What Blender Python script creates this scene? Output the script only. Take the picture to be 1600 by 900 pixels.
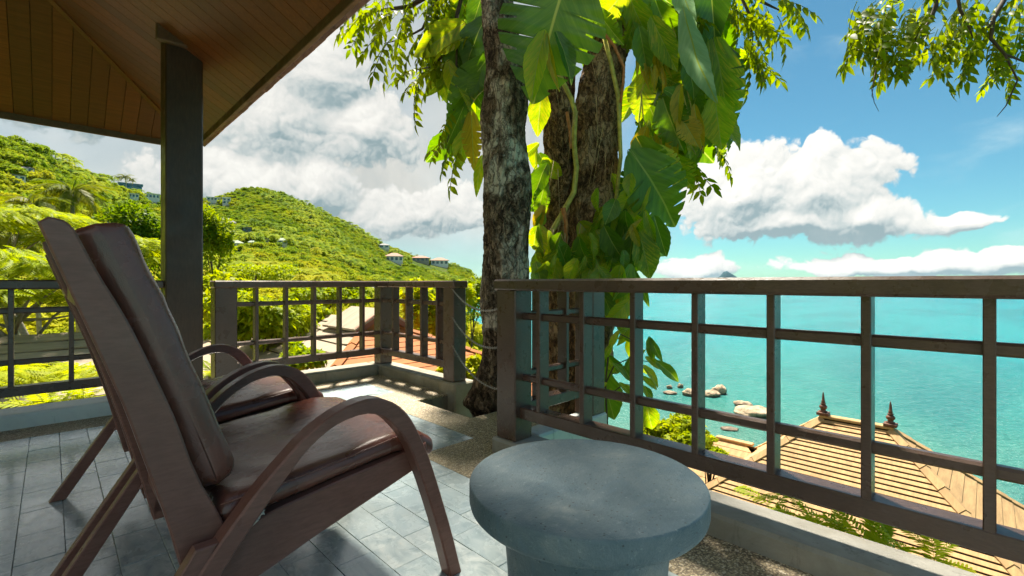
import bpy, bmesh, math, random
from mathutils import Vector, Matrix, noise as mnoise
R = math.radians
random.seed(7)
scene = bpy.context.scene
for o in list(bpy.data.objects): bpy.data.objects.remove(o)
C = scene.collection

# ---------------------------------------------------------------- camera
CAM_H = 0.95
HEAD = R(45.39)                     # heading of the view, measured from +X
F = 730.0 / 1600.0                  # focal length over image width
cam_data = bpy.data.cameras.new('camera'); cam = bpy.data.objects.new('camera', cam_data); C.objects.link(cam)
cam.location = (0, 0, CAM_H); cam.rotation_euler = (R(90), 0, HEAD - R(90))
cam_data.sensor_width = 36; cam_data.lens = 36 * F
cam_data.shift_y = -8.0 / 1600.0
cam_data.clip_start = 0.02; cam_data.clip_end = 60000
scene.camera = cam
CA, SA = math.cos(HEAD), math.sin(HEAD)
def ray(px, py):
    xc = (px - 800) / 730.0
    return Vector((CA + xc * SA, SA - xc * CA, (442.0 - py) / 730.0))
def P(px, py, t):                   # a point of the place at depth t metres along a sight line (used to survey positions)
    return Vector((0, 0, CAM_H)) + ray(px, py) * t

# ---------------------------------------------------------------- light
SUN_EL = 64.0
SUN_DIR = Vector((0.55, 0.83, 0)).normalized() * math.cos(R(SUN_EL)) + Vector((0, 0, math.sin(R(SUN_EL))))
sun_l = bpy.data.lights.new('sun', 'SUN'); sun_l.energy = 4.8; sun_l.angle = R(5.0); sun_l.color = (1.0, 0.93, 0.80)
sun = bpy.data.objects.new('sun', sun_l); C.objects.link(sun)
sun.rotation_euler = SUN_DIR.to_track_quat('Z', 'Y').to_euler()
sun.location = (0, 0, 30)
vs = scene.view_settings
vs.view_transform = 'Standard'; vs.look = 'None'; vs.gamma = 1; vs.exposure = 1.55; vs.use_curve_mapping = False
scene.render.engine = 'CYCLES'
cy = scene.cycles; cy.max_bounces = 5; cy.diffuse_bounces = 3; cy.glossy_bounces = 3; cy.transmission_bounces = 3; cy.transparent_max_bounces = 4
cy.use_adaptive_sampling = True; cy.adaptive_threshold = .03; cy.use_denoising = True; cy.caustics_reflective = False; cy.caustics_refractive = False; cy.sample_clamp_indirect = 6.0

class NT:
    """small helper that strings shader nodes together"""
    def __init__(s, tree): s.t = tree; s.n = tree.nodes; s.l = tree.links
    def node(s, typ, **props):
        n = s.n.new(typ)
        for k, v in props.items(): setattr(n, k, v)
        return n
    def put(s, sock, v):
        if hasattr(v, 'is_output'): s.l.new(v, sock)
        elif v is not None: sock.default_value = v
    def m(s, op, a, b=None, c=None, clamp=False):
        n = s.node('ShaderNodeMath', operation=op, use_clamp=clamp)
        s.put(n.inputs[0], a)
        if b is not None: s.put(n.inputs[1], b)
        if c is not None: s.put(n.inputs[2], c)
        return n.outputs[0]
    def vm(s, op, a, b=None, scale=None):
        n = s.node('ShaderNodeVectorMath', operation=op)
        s.put(n.inputs[0], a)
        if b is not None: s.put(n.inputs[1], b)
        if scale is not None: s.put(n.inputs['Scale'], scale)
        return n.outputs['Value'] if op in ('DOT_PRODUCT', 'LENGTH', 'DISTANCE') else n.outputs['Vector']
    def noise(s, vec, scale, detail=4, rough=.55, dist=0, out='Fac', lac=2.0):
        n = s.node('ShaderNodeTexNoise'); s.put(n.inputs['Vector'], vec)
        for k, v in (('Scale', scale), ('Detail', detail), ('Roughness', rough), ('Distortion', dist), ('Lacunarity', lac)): s.put(n.inputs[k], v)
        return n.outputs[out]
    def voro(s, vec, scale, feature='F1', out='Distance', rand=1.0, detail=0, rough=.5):
        n = s.node('ShaderNodeTexVoronoi', feature=feature); s.put(n.inputs['Vector'], vec)
        s.put(n.inputs['Scale'], scale); s.put(n.inputs['Randomness'], rand)
        if 'Detail' in n.inputs and detail: s.put(n.inputs['Detail'], detail); s.put(n.inputs['Roughness'], rough)
        return n.outputs[out]
    def ramp(s, fac, stops, interp='LINEAR'):
        n = s.node('ShaderNodeValToRGB'); r = n.color_ramp; r.interpolation = interp
        while len(r.elements) < len(stops): r.elements.new(0.5)
        for e, (p, c) in zip(r.elements, stops):
            e.position = p; e.color = (c[0], c[1], c[2], 1) if hasattr(c, '__len__') else (c, c, c, 1)
        s.put(n.inputs['Fac'], fac); return n.outputs['Color']
    def mix(s, fac, a, b, blend='MIX'):
        n = s.node('ShaderNodeMix', data_type='RGBA', blend_type=blend)
        def cv(v): return (v[0], v[1], v[2], 1) if isinstance(v, tuple) and len(v) == 3 else v
        s.put(n.inputs['Factor'], fac); s.put(n.inputs['A'], cv(a)) if False else s.put(n.inputs[6], cv(a)); s.put(n.inputs[7], cv(b))
        return n.outputs[2]
    def rng(s, v, a, b, c=0.0, d=1.0, interp='SMOOTHSTEP'):
        n = s.node('ShaderNodeMapRange', interpolation_type=interp)
        s.put(n.inputs['Value'], v)
        for k, x in (('From Min', a), ('From Max', b), ('To Min', c), ('To Max', d)): s.put(n.inputs[k], x)
        return n.outputs['Result']

world = bpy.data.worlds.new('World'); scene.world = world; world.use_nodes = True
world.node_tree.nodes.clear()
def build_sky():
    w = NT(world.node_tree)
    out = w.node('ShaderNodeOutputWorld'); bg = w.node('ShaderNodeBackground'); w.l.new(bg.outputs[0], out.inputs[0])
    sky = w.node('ShaderNodeTexSky', sky_type='NISHITA'); sky.sun_disc = False
    sky.sun_elevation = R(SUN_EL); sky.sun_rotation = math.atan2(SUN_DIR.x, SUN_DIR.y)
    sky.air_density = 1.0; sky.dust_density = 0.15; sky.ozone_density = 2.2; sky.altitude = 0
    SKY_STRENGTH = 0.041
    blue = w.vm('MULTIPLY', sky.outputs['Color'], (SKY_STRENGTH * SKT[0], SKY_STRENGTH * SKT[1], SKY_STRENGTH * SKT[2]))
    d = w.node('ShaderNodeTexCoord').outputs['Generated']
    d = w.vm('NORMALIZE', d)
    # high thin streaks
    st = w.node('ShaderNodeMapping'); w.put(st.inputs['Vector'], d); st.inputs['Rotation'].default_value = (0.25, 0.1, 0.5); st.inputs['Scale'].default_value = (1.0, 3.2, 9.0)
    cir = w.rng(w.noise(st.outputs[0], 1.6, 6, .6, .4), .50, .86, 0, .42)
    # the clouds: lumps given by bearing and height in degrees, edges broken by rounded billows of several sizes
    DEG = 57.29578
    wo = w.vm('SUBTRACT', w.noise(d, 6.0, 5, .6, 0, 'Color'), (.5, .5, .5))
    dw = w.vm('ADD', d, w.vm('SCALE', wo, scale=.075))
    def lumps(v2):
        sep = w.node('ShaderNodeSeparateXYZ'); w.put(sep.inputs[0], v2)
        x, y, z = sep.outputs
        ae = w.node('ShaderNodeCombineXYZ'); w.put(ae.inputs[0], w.m('ARCTAN2', y, x)); w.put(ae.inputs[1], w.m('ARCSINE', z))
        ae = ae.outputs[0]; tot = None
        for (a, e, ra, ru, wt) in CLOUDS:
            n = w.node('ShaderNodeVectorMath', operation='MULTIPLY_ADD'); w.put(n.inputs[0], ae)
            n.inputs[1].default_value = (DEG/ra, DEG/ru, 0); n.inputs[2].default_value = (-a/ra, -e/ru, 0)
            b = w.m('MULTIPLY_ADD', w.vm('LENGTH', n.outputs[0]), -wt, wt)
            tot = b if tot is None else w.m('SMOOTH_MAX', tot, b, .15)
        return tot
    def billow(v):
        b = None
        for sc, am in ((12.5, .50), (28, .29), (62, .15), (138, .07)):
            n = w.m('ABSOLUTE', w.m('MULTIPLY_ADD', w.noise(v, sc, 0, 0), 2.0, -1.0))
            b = w.m('MULTIPLY', n, am) if b is None else w.m('MULTIPLY_ADD', n, am, b)
        return b
    dl = tuple(Vector((-SA, CA, 0)) * 0.010 + Vector((0, 0, 0.022)))
    dl2 = tuple(Vector((-SA, CA, 0)) * 0.004 + Vector((0, 0, 0.008)))
    L0 = lumps(dw); L1 = lumps(w.vm('ADD', dw, dl))
    B0 = billow(dw); B1 = billow(w.vm('ADD', dw, dl2))
    D0 = w.m('MULTIPLY_ADD', B0, .95, w.m('ADD', L0, -.10))
    a = w.rng(D0, 0.0, 0.14)
    lit = w.m('MULTIPLY_ADD', w.m('SUBTRACT', L0, L1), 1.5, w.m('MULTIPLY', w.m('SUBTRACT', B0, B1), 1.15))
    shade = w.rng(lit, -.42, .50, 0, 1, 'LINEAR')
    shade = w.m('MULTIPLY_ADD', B0, .30, w.m('ADD', shade, -.06), clamp=True)
    ccol = w.ramp(shade, CLOUD_RAMP)
    sepc = w.node('ShaderNodeSeparateXYZ'); w.put(sepc.inputs[0], d)
    land = w.rng(w.m('MULTIPLY', w.m('ARCTAN2', sepc.outputs[1], sepc.outputs[0]), DEG), 40, 56, 1.0, .88)      # clouds over the land lie under a higher sheet
    ccol = w.vm('SCALE', ccol, scale=land)
    # grey cloud sheet over the land side of the sky (bearings left of the trees)
    sep = w.node('ShaderNodeSeparateXYZ'); w.put(sep.inputs[0], d)
    az = w.m('MULTIPLY', w.m('ARCTAN2', sep.outputs[1], sep.outputs[0]), DEG)
    sh = w.noise(d, 2.6, 5, .5, .3)
    az = w.m('ADD', az, w.m('MULTIPLY', w.m('LESS_THAN', az, -120.0), 360.0))
    azw = w.m('ADD', az, w.m('MULTIPLY', w.m('SUBTRACT', sh, .5), 30))
    veil = w.m('MULTIPLY', w.rng(azw, 24, 42), w.rng(azw, 80, 95, 1, .8))
    veil = w.m('MULTIPLY', veil, w.rng(sh, .25, .55, .75, 1.0))
    veil = w.m('MULTIPLY', veil, w.rng(w.m('MULTIPLY', w.m('ARCSINE', sep.outputs[2]), DEG), 0.0, 9.0, .35, 1.0))
    vcol = w.ramp(w.noise(d, 4.5, 6, .55, .5), VEIL_RAMP)
    col = w.mix(cir, blue, (.30, .35, .345, 1))
    col = w.mix(veil, col, vcol)
    col = w.mix(a, col, ccol)
    w.put(bg.inputs['Color'], col); bg.inputs['Strength'].default_value = SKY_GAIN
SKT = (.58, 1.03, .98)
SKY_GAIN = 1.0
CLOUD_RAMP = [(0.0, (.120, .160, .170)), (.26, (.215, .240, .238)), (.50, (.290, .296, .284)), (.76, (.338, .335, .317)), (1.0, (.378, .373, .350))]
VEIL_RAMP = [(.3, (.165, .185, .184)), (.5, (.225, .23, .218)), (.7, (.285, .28, .258))]
def cl(px, py, rx, ry, wt=1.0):                          # survey of a cloud lump: bearing, height and size in degrees
    xc = (px - 800) / 730.0; az = 45.39 - math.degrees(math.atan(xc)); c = math.cos(math.atan(xc))
    k = math.degrees(1 / 730.0) * c
    return (az, math.degrees(math.atan((442 - py) / 730.0 * c)), rx * k * c, ry * k, wt)
CLOUDS = [cl(1165, 305, 110, 70, 1.0), cl(1270, 300, 110, 74, 1.0), cl(1340, 335, 80, 40, .9), cl(1240, 345, 190, 32, .8),
          cl(1500, 333, 45, 15, .5), cl(1085, 412, 62, 20, .7), cl(1400, 416, 210, 17, .75), cl(1480, 408, 60, 20, .7), cl(1575, 408, 75, 26, .8),
          cl(500, 110, 80, 66, .8), cl(565, 205, 90, 60, .75), cl(430, 185, 120, 85, .8), cl(390, 295, 150, 60, .8), cl(490, 295, 75, 52, .8),
          cl(650, 330, 120, 36, .5), cl(60, 140, 170, 50, .5), cl(1800, 340, 150, 80, .9), cl(-300, 150, 220, 100, .8)]
build_sky()
world.cycles.sampling_method = 'MANUAL'; world.cycles.sample_map_resolution = 256

# ---------------------------------------------------------------- helpers
def link(o): C.objects.link(o); return o
class MB:
    """collects vertices and faces; build() links them as ONE mesh object"""
    def __init__(s): s.v = []; s.f = []; s.uv = []; s.sm = []
    def add(s, vs, fs, uvs=None, smooth=False):
        o = len(s.v); s.v += [tuple(v) for v in vs]
        for f in fs: s.f.append(tuple(i + o for i in f)); s.sm.append(smooth)
        s.uv += list(uvs) if uvs else [(0, 0)] * len(vs)
        return s
    def box(s, a, b, bev=0.0):
        (x0, y0, z0), (x1, y1, z1) = a, b
        if bev <= 0:
            vs = [(x0,y0,z0),(x1,y0,z0),(x1,y1,z0),(x0,y1,z0),(x0,y0,z1),(x1,y0,z1),(x1,y1,z1),(x0,y1,z1)]
            return s.add(vs, [(3,2,1,0),(4,5,6,7),(0,1,5,4),(1,2,6,5),(2,3,7,6),(3,0,4,7)])
        c = Vector(((x0+x1)/2,(y0+y1)/2,(z0+z1)/2)); h = Vector((x1-x0,y1-y0,z1-z0))/2
        return s.obox(c, Vector((1,0,0)), Vector((0,1,0)), Vector((0,0,1)), h, bev)
    def obox(s, c, ax, ay, az, h, bev=0.0):
        """box with axes ax, ay, az, half sizes h, chamfered edges"""
        b = min(bev, min(h) * .45)
        if b <= 0:
            vs = [c + ax*h[0]*i + ay*h[1]*j + az*h[2]*k for k in (-1,1) for j in (-1,1) for i in (-1,1)]
            return s.add(vs, [(1,0,2,3),(4,5,7,6),(0,1,5,4),(1,3,7,5),(3,2,6,7),(2,0,4,6)])
        vs = []; idx = {}
        for k in (-1,1):
            for j in (-1,1):
                for i in (-1,1):
                    for d in range(3):
                        q = [h[0]-b, h[1]-b, h[2]-b]; q[d] = h[d]
                        idx[(i,j,k,d)] = len(vs); vs.append(c + ax*q[0]*i + ay*q[1]*j + az*q[2]*k)
        fs = []
        for d in range(3):
            e, g = (d+1)%3, (d+2)%3
            for sg in (-1,1):
                def key(a_, b_):
                    t = [0,0,0]; t[d]=sg; t[e]=a_; t[g]=b_; return (t[0],t[1],t[2],d)
                q = [idx[key(-1,-1)], idx[key(1,-1)], idx[key(1,1)], idx[key(-1,1)]]
                fs.append(tuple(q if sg > 0 else q[::-1]))
            for a_ in (-1,1):            # chamfer strip along axis d between faces e and g
                for b_ in (-1,1):
                    def kk(dd, fc):
                        t=[0,0,0]; t[d]=dd; t[e]=a_; t[g]=b_; return idx[(t[0],t[1],t[2],fc)]
                    q = [kk(-1,e), kk(1,e), kk(1,g), kk(-1,g)]
                    fs.append(tuple(q if a_*b_ > 0 else q[::-1]))
        for i in (-1,1):
            for j in (-1,1):
                for k in (-1,1):
                    q = [idx[(i,j,k,0)], idx[(i,j,k,1)], idx[(i,j,k,2)]]
                    fs.append(tuple(q if i*j*k > 0 else q[::-1]))
        return s.add(vs, fs)
    def beam(s, p, q, w, h, bev=0.0, up=Vector((0,0,1))):
        p, q = Vector(p), Vector(q); ax = (q-p); L = ax.length; ax /= L
        ay = up.cross(ax); ay.normalize(); az = ax.cross(ay)
        return s.obox((p+q)/2, ax, ay, az, Vector((L/2, w/2, h/2)), bev)
    def prism(s, poly, y0, y1, bev=0.0):
        """side outline in (x,z), extruded from y0 to y1, chamfered rims"""
        n = len(poly); cx = sum(p[0] for p in poly)/n; area = 0
        for i in range(n): area += poly[i][0]*poly[(i+1)%n][1]-poly[(i+1)%n][0]*poly[i][1]
        if area < 0: poly = poly[::-1]
        def inset(d):
            r = []
            for i in range(n):
                a = Vector(poly[i-1]); b = Vector(poly[i]); c = Vector(poly[(i+1)%n])
                e1 = (b-a).normalized(); e2 = (c-b).normalized()
                m = Vector((-e1.y-e2.y, e1.x+e2.x)); L = m.length
                m = m/L if L > 1e-6 else Vector((-e1.y, e1.x))
                k = max(.35, m.dot(Vector((-e1.y, e1.x))))
                r.append(b + m*d/k)
            return r
        rings = [(y0, bev), (y0+bev, 0), (y1-bev, 0), (y1, bev)] if bev > 0 else [(y0,0),(y1,0)]
        vs = []
        for (y, d) in rings:
            for p in (inset(d) if d > 0 else poly): vs.append((p[0], y, p[1]))
        fs = [tuple(range(n)), tuple((len(rings)-1)*n+i for i in reversed(range(n)))]
        for r in range(len(rings)-1):
            for i in range(n):
                j = (i+1) % n
                fs.append((r*n+j, r*n+i, (r+1)*n+i, (r+1)*n+j))
        return s.add(vs, fs)
    def tube(s, pts, rad, sides=8, cap=True, smooth=True):
        pts = [Vector(p) for p in pts]; n = len(pts)
        rad = rad if hasattr(rad, '__len__') else [rad]*n
        vs = []; fs = []
        t0 = (pts[1]-pts[0]).normalized()
        u = t0.orthogonal().normalized()
        for i, p in enumerate(pts):
            t = (pts[min(i+1,n-1)]-pts[max(i-1,0)]).normalized()
            u = (u - t*u.dot(t)).normalized(); v = t.cross(u)
            for k in range(sides):
                a = 2*math.pi*k/sides
                vs.append(p + (u*math.cos(a)+v*math.sin(a))*rad[i])
        for i in range(n-1):
            for k in range(sides):
                k2 = (k+1) % sides
                fs.append((i*sides+k, i*sides+k2, (i+1)*sides+k2, (i+1)*sides+k))
        if cap: fs += [tuple(reversed(range(sides))), tuple((n-1)*sides+k for k in range(sides))]
        return s.add(vs, fs, None, smooth)
    def lathe(s, prof, c=(0,0,0), seg=32, smooth=True):
        vs = []; fs = []
        for (r, z) in prof:
            for k in range(seg):
                a = 2*math.pi*k/seg; vs.append((c[0]+r*math.cos(a), c[1]+r*math.sin(a), c[2]+z))
        for i in range(len(prof)-1):
            for k in range(seg):
                k2 = (k+1)%seg; fs.append((i*seg+k, i*seg+k2, (i+1)*seg+k2, (i+1)*seg+k))
        fs.append(tuple(reversed(range(seg)))); fs.append(tuple((len(prof)-1)*seg+k for k in range(seg)))
        return s.add(vs, fs, None, smooth)
    def mesh(s, name):
        me = bpy.data.meshes.new(name); me.from_pydata(s.v, [], s.f)
        if any(u != (0,0) for u in s.uv[:4000]):
            l = me.uv_layers.new(name='UVMap'); vi = [0]*len(me.loops); me.loops.foreach_get('vertex_index', vi)
            flat = []
            for i in vi: flat += s.uv[i]
            l.data.foreach_set('uv', flat)
        me.polygons.foreach_set('use_smooth', s.sm)
        me.update(); return me
    def build(s, name, mat, parent=None, loc=None):
        return obj(name, s.mesh(name), mat, parent, loc)
def obj(name, me, mat=None, parent=None, loc=None):
    o = bpy.data.objects.new(name, me)
    if mat is not None and me is not None and len(me.materials) == 0: me.materials.append(mat)
    link(o)
    if parent is not None: o.parent = parent
    if loc is not None: o.location = loc
    return o
def empty(name, loc=(0,0,0), rz=0.0):
    o = bpy.data.objects.new(name, None); o.empty_display_size = .2; link(o); o.location = loc; o.rotation_euler = (0,0,rz); return o
def tag(o, label=None, cat=None, group=None, kind=None):
    if label: o['label'] = label
    if cat: o['category'] = cat
    if group: o['group'] = group
    if kind: o['kind'] = kind
    return o
def shade_all(o):
    for p in o.data.polygons: p.use_smooth = True

# ---------------------------------------------------------------- materials
MATS = {}
def mat(name):
    m = bpy.data.materials.new(name); m.use_nodes = True; nt = NT(m.node_tree)
    b = nt.n.get('Principled BSDF'); MATS[name] = m
    return m, nt, b
def coords(nt, kind='Object'): return nt.node('ShaderNodeTexCoord').outputs[kind]
def bump(nt, b, h, strength=.3, dist=.01):
    n = nt.node('ShaderNodeBump'); n.inputs['Strength'].default_value = strength; n.inputs['Distance'].default_value = dist
    nt.put(n.inputs['Height'], h); nt.l.new(n.outputs[0], b.inputs['Normal'])
def scaled(nt, v, s):
    n = nt.node('ShaderNodeMapping'); nt.put(n.inputs['Vector'], v); n.inputs['Scale'].default_value = s; return n.outputs[0]
def wpos(nt): return nt.node('ShaderNodeNewGeometry').outputs['Position']
def orand(nt): return nt.node('ShaderNodeObjectInfo').outputs['Random']

def wood(name, c1, c2, rough=.4, grain=(3, 3, 40), spec=.5, bstr=.12, worn=0.0):
    m, t, b = mat(name); v = wpos(t)
    g = t.noise(scaled(t, v, grain), 6, 6, .62, .5)
    big = t.noise(v, 3.5, 4, .6)
    col = t.mix(t.rng(g, .3, .7), c1, c2)
    col = t.mix(t.rng(big, .35, .75, 0, .55), col, tuple(x*.6 for x in c1) + (1,))
    if worn: col = t.mix(t.rng(t.noise(v, 22, 5, .7), .63, .78, 0, worn), col, (.30, .27, .23, 1))
    t.put(b.inputs['Base Color'], col); t.put(b.inputs['Roughness'], t.rng(t.noise(v, 9, 4, .6), .3, .7, rough*.8, rough*1.3))
    b.inputs['Specular IOR Level'].default_value = spec
    bump(t, b, t.m('ADD', g, t.noise(v, 120, 3, .6)), bstr, .004)
    return m
wood('rail_paint', (.090, .051, .035), (.128, .076, .054), .30, (8, 8, 30), .5, .10, .10)
wood('column_paint', (.056, .028, .015), (.078, .041, .023), .38, (14, 14, 2.5), .4, .10)
wood('chair_wood', (.205, .086, .062), (.27, .118, .087), .34, (4, 20, 20), .3, .08, .04)
MATS['chair_wood'].node_tree.nodes['Principled BSDF'].inputs['Coat Weight'].default_value = .06; MATS['chair_wood'].node_tree.nodes['Principled BSDF'].inputs['Coat Roughness'].default_value = .16
wood('soffit_plank', (.16, .070, .026), (.25, .115, .044), .45, (6, 6, 6), .4, .10)
wood('fascia_wood', (.13, .068, .034), (.18, .10, .05), .5, (6, 6, 6), .3, .10)
def m_plank():
    m, t, b = mat('plank_wood'); v = coords(t, 'Object'); r = orand(t)
    off = t.vm('ADD', v, t.vm('SCALE', (1.0, 3.7, 2.1), scale=t.m('MULTIPLY', r, 9.0)))
    g = t.noise(scaled(t, off, (1.2, 22, 22)), 3, 6, .65, .6)
    col = t.mix(t.rng(g, .3, .72), (.125, .032, .007, 1), (.215, .062, .013, 1))
    col = t.mix(t.m('MULTIPLY', r, .55), col, (.05, .020, .007, 1))
    t.put(b.inputs['Base Color'], col); b.inputs['Roughness'].default_value = .38; b.inputs['Specular IOR Level'].default_value = .4
    bump(t, b, g, .12, .004)
m_plank()
def m_leather():
    m, t, b = mat('leather'); v = coords(t, 'Object')
    n1 = t.noise(v, 7, 5, .6); n2 = t.noise(scaled(t, v, (1, 3.0, 1)), 9, 5, .6, 1.0)
    col = t.mix(t.rng(n1, .3, .75), (.155, .050, .032, 1), (.225, .080, .055, 1))
    col = t.mix(t.rng(t.noise(v, 31, 4, .7), .66, .78, 0, .5), col, (.24, .16, .12, 1))
    t.put(b.inputs['Base Color'], col); t.put(b.inputs['Roughness'], t.rng(n1, .3, .7, .20, .34))
    b.inputs['Coat Weight'].default_value = .15; b.inputs['Coat Roughness'].default_value = .3
    bump(t, b, t.m('ADD', t.m('MULTIPLY', n2, 1.6), t.m('MULTIPLY', t.voro(v, 420), .10)), .28, .006)
m_leather()
def m_slate():
    m, t, b = mat('slate'); v = wpos(t); r = orand(t)
    off = t.vm('ADD', v, t.vm('SCALE', (5.0, 8.0, 3.0), scale=r))
    n = t.noise(scaled(t, off, (6, 2.4, 1)), 2.6, 7, .62, 1.4); n2 = t.noise(off, 14, 5, .65, .6)
    col = t.ramp(n, [(.25, (.21, .27, .28)), (.43, (.38, .445, .45)), (.60, (.54, .59, .575)), (.78, (.70, .70, .64))])
    col = t.mix(t.m('MULTIPLY', t.rng(r, 0, 1, 0, .55), 1.0), col, (.26, .36, .395, 1))
    col = t.mix(t.rng(n2, .66, .74, 0, .8), col, (.55, .55, .50, 1))
    col = t.mix(t.rng(t.noise(v, 1.7, 3, .5), .5, .8, 0, .4), col, (.30, .29, .22, 1))
    t.put(b.inputs['Base Color'], col); t.put(b.inputs['Roughness'], t.rng(n2, .3, .7, .16, .34)); b.inputs['Specular IOR Level'].default_value = .75
    b.inputs['Coat Weight'].default_value = .6; b.inputs['Coat Roughness'].default_value = .14
    bump(t, b, t.m('ADD', n, t.m('MULTIPLY', n2, .5)), .22, .005)
m_slate()
def m_grout():
    m, t, b = mat('grout'); v = wpos(t)
    t.put(b.inputs['Base Color'], t.mix(t.rng(t.noise(v, 5, 4, .6), .45, .6), (.26, .28, .27, 1), (.40, .41, .39, 1))); b.inputs['Roughness'].default_value = .9
m_grout()
def m_pebble():
    m, t, b = mat('pebble_wash'); v = wpos(t)
    vo = t.node('ShaderNodeTexVoronoi'); t.put(vo.inputs['Vector'], t.vm('ADD', v, t.vm('SCALE', t.noise(v, 60, 2, .5, 0, 'Color'), scale=.006))); vo.inputs['Scale'].default_value = 135
    rgb = t.node('ShaderNodeSeparateColor'); t.l.new(vo.outputs['Color'], rgb.inputs[0])
    st = t.ramp(rgb.outputs[0], [(0, (.10, .08, .055)), (.17, (.28, .22, .13)), (.38, (.46, .37, .23)), (.62, (.58, .48, .32)), (.86, (.68, .60, .45))], 'CONSTANT')
    col = t.mix(t.rng(vo.outputs['Distance'], .42, .66), st, (.19, .15, .10, 1))
    col = t.mix(t.rng(t.noise(v, 2.2, 4, .6), .4, .75, 0, .4), col, (.40, .32, .19, 1))
    t.put(b.inputs['Base Color'], col); b.inputs['Roughness'].default_value = .75
    bump(t, b, t.m('SUBTRACT', 1.0, vo.outputs['Distance']), .5, .003)
m_pebble()
def m_concrete(name, c1, c2, c3, sc=3.0):
    m, t, b = mat(name); v = wpos(t)
    n = t.noise(v, sc, 7, .65, .4); n2 = t.noise(scaled(t, v, (1, 1, .25)), 12, 5, .7)
    col = t.ramp(n, [(.3, c1), (.5, c2), (.7, c3)])
    col = t.mix(t.rng(n2, .56, .72, 0, .6), col, tuple(x*.35 for x in c1) + (1,))
    col = t.mix(t.rng(t.noise(v, 45, 4, .7), .62, .72, 0, .5), col, tuple(x*.5 for x in c2) + (1,))
    t.put(b.inputs['Base Color'], col); b.inputs['Roughness'].default_value = .78
    bump(t, b, t.m('ADD', n2, t.noise(v, 90, 4, .7)), .3, .006)
m_concrete('curb_concrete', (.24, .215, .165), (.34, .32, .27), (.43, .41, .36))
m_concrete('curb_painted', (.46, .48, .44), (.58, .60, .56), (.68, .69, .64), 2.2)
m_concrete('corner_concrete', (.17, .15, .10), (.26, .235, .17), (.34, .315, .25))
m_concrete('hole_wall', (.10, .10, .085), (.15, .15, .12), (.20, .19, .16))
m_concrete('white_wall', (.20, .15, .11), (.25, .19, .14), (.30, .23, .17), .5)
m_concrete('retaining_wall', (.30, .27, .21), (.40, .36, .28), (.46, .43, .36), .8)
def m_stool():
    m, t, b = mat('stool_stone'); v = coords(t, 'Object')
    n = t.noise(v, 6, 7, .68, .5); n2 = t.noise(scaled(t, v, (1.0, 4.0, 1.0)), 9, 6, .65, .8); n3 = t.noise(v, 60, 4, .75)
    col = t.ramp(n, [(.28, (.055, .105, .140)), (.43, (.100, .152, .178)), (.58, (.145, .195, .215)), (.72, (.25, .28, .275))])
    col = t.mix(t.rng(n2, .52, .72, 0, .5), col, (.13, .20, .25, 1))
    col = t.mix(t.rng(n3, .58, .72, 0, .45), col, (.36, .40, .39, 1))
    col = t.mix(t.rng(t.voro(v, 60), .10, .17, .85, 0), col, (.05, .06, .065, 1))
    t.put(b.inputs['Base Color'], col); t.put(b.inputs['Roughness'], t.rng(n2, .3, .7, .42, .58)); b.inputs['Specular IOR Level'].default_value = .45
    bump(t, b, t.m('ADD', n3, t.noise(v, 190, 3, .7)), .6, .005)
m_stool()
def m_bark(name, dark, mid, light, grey):
    m, t, b = mat(name); v = wpos(t)
    wv = t.vm('ADD', v, t.vm('SCALE', t.noise(v, 7, 4, .6, 0, 'Color'), scale=.16))
    vs_ = scaled(t, wv, (1, 1, .22))
    ed = t.voro(vs_, 26, 'DISTANCE_TO_EDGE'); ce = t.node('ShaderNodeTexVoronoi'); t.put(ce.inputs['Vector'], vs_); ce.inputs['Scale'].default_value = 26
    sep = t.node('ShaderNodeSeparateColor'); t.l.new(ce.outputs['Color'], sep.inputs[0])
    n = t.noise(scaled(t, wv, (1, 1, .4)), 30, 7, .7); pat = t.noise(v, 3.2, 5, .62, .6)
    col = t.mix(sep.outputs[0], mid, light); col = t.mix(t.rng(n, .35, .62), col, dark)
    col = t.mix(t.rng(pat, .50, .63, 0, .85), col, grey)
    col = t.mix(t.rng(t.noise(v, 2.1, 5, .7, 1.0), .55, .66, 0, .62), col, tuple(x*.55 for x in dark[:3]) + (1,))
    col = t.mix(t.rng(ed, .0, .10, .55, 0), col, tuple(x*.4 for x in dark[:3]) + (1,))
    t.put(b.inputs['Base Color'], col); b.inputs['Roughness'].default_value = .9; b.inputs['Specular IOR Level'].default_value = .15
    bump(t, b, t.m('ADD', t.rng(ed, 0, .14, 0, .8), t.m('MULTIPLY', n, .9)), 1.0, .022)
m_bark('bark_grey', (.045, .029, .018, 1), (.22, .145, .085, 1), (.40, .285, .18, 1), (.62, .52, .39, 1))
m_bark('bark_brown', (.065, .036, .018, 1), (.29, .16, .070, 1), (.48, .29, .14, 1), (.44, .30, .17, 1))
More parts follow.
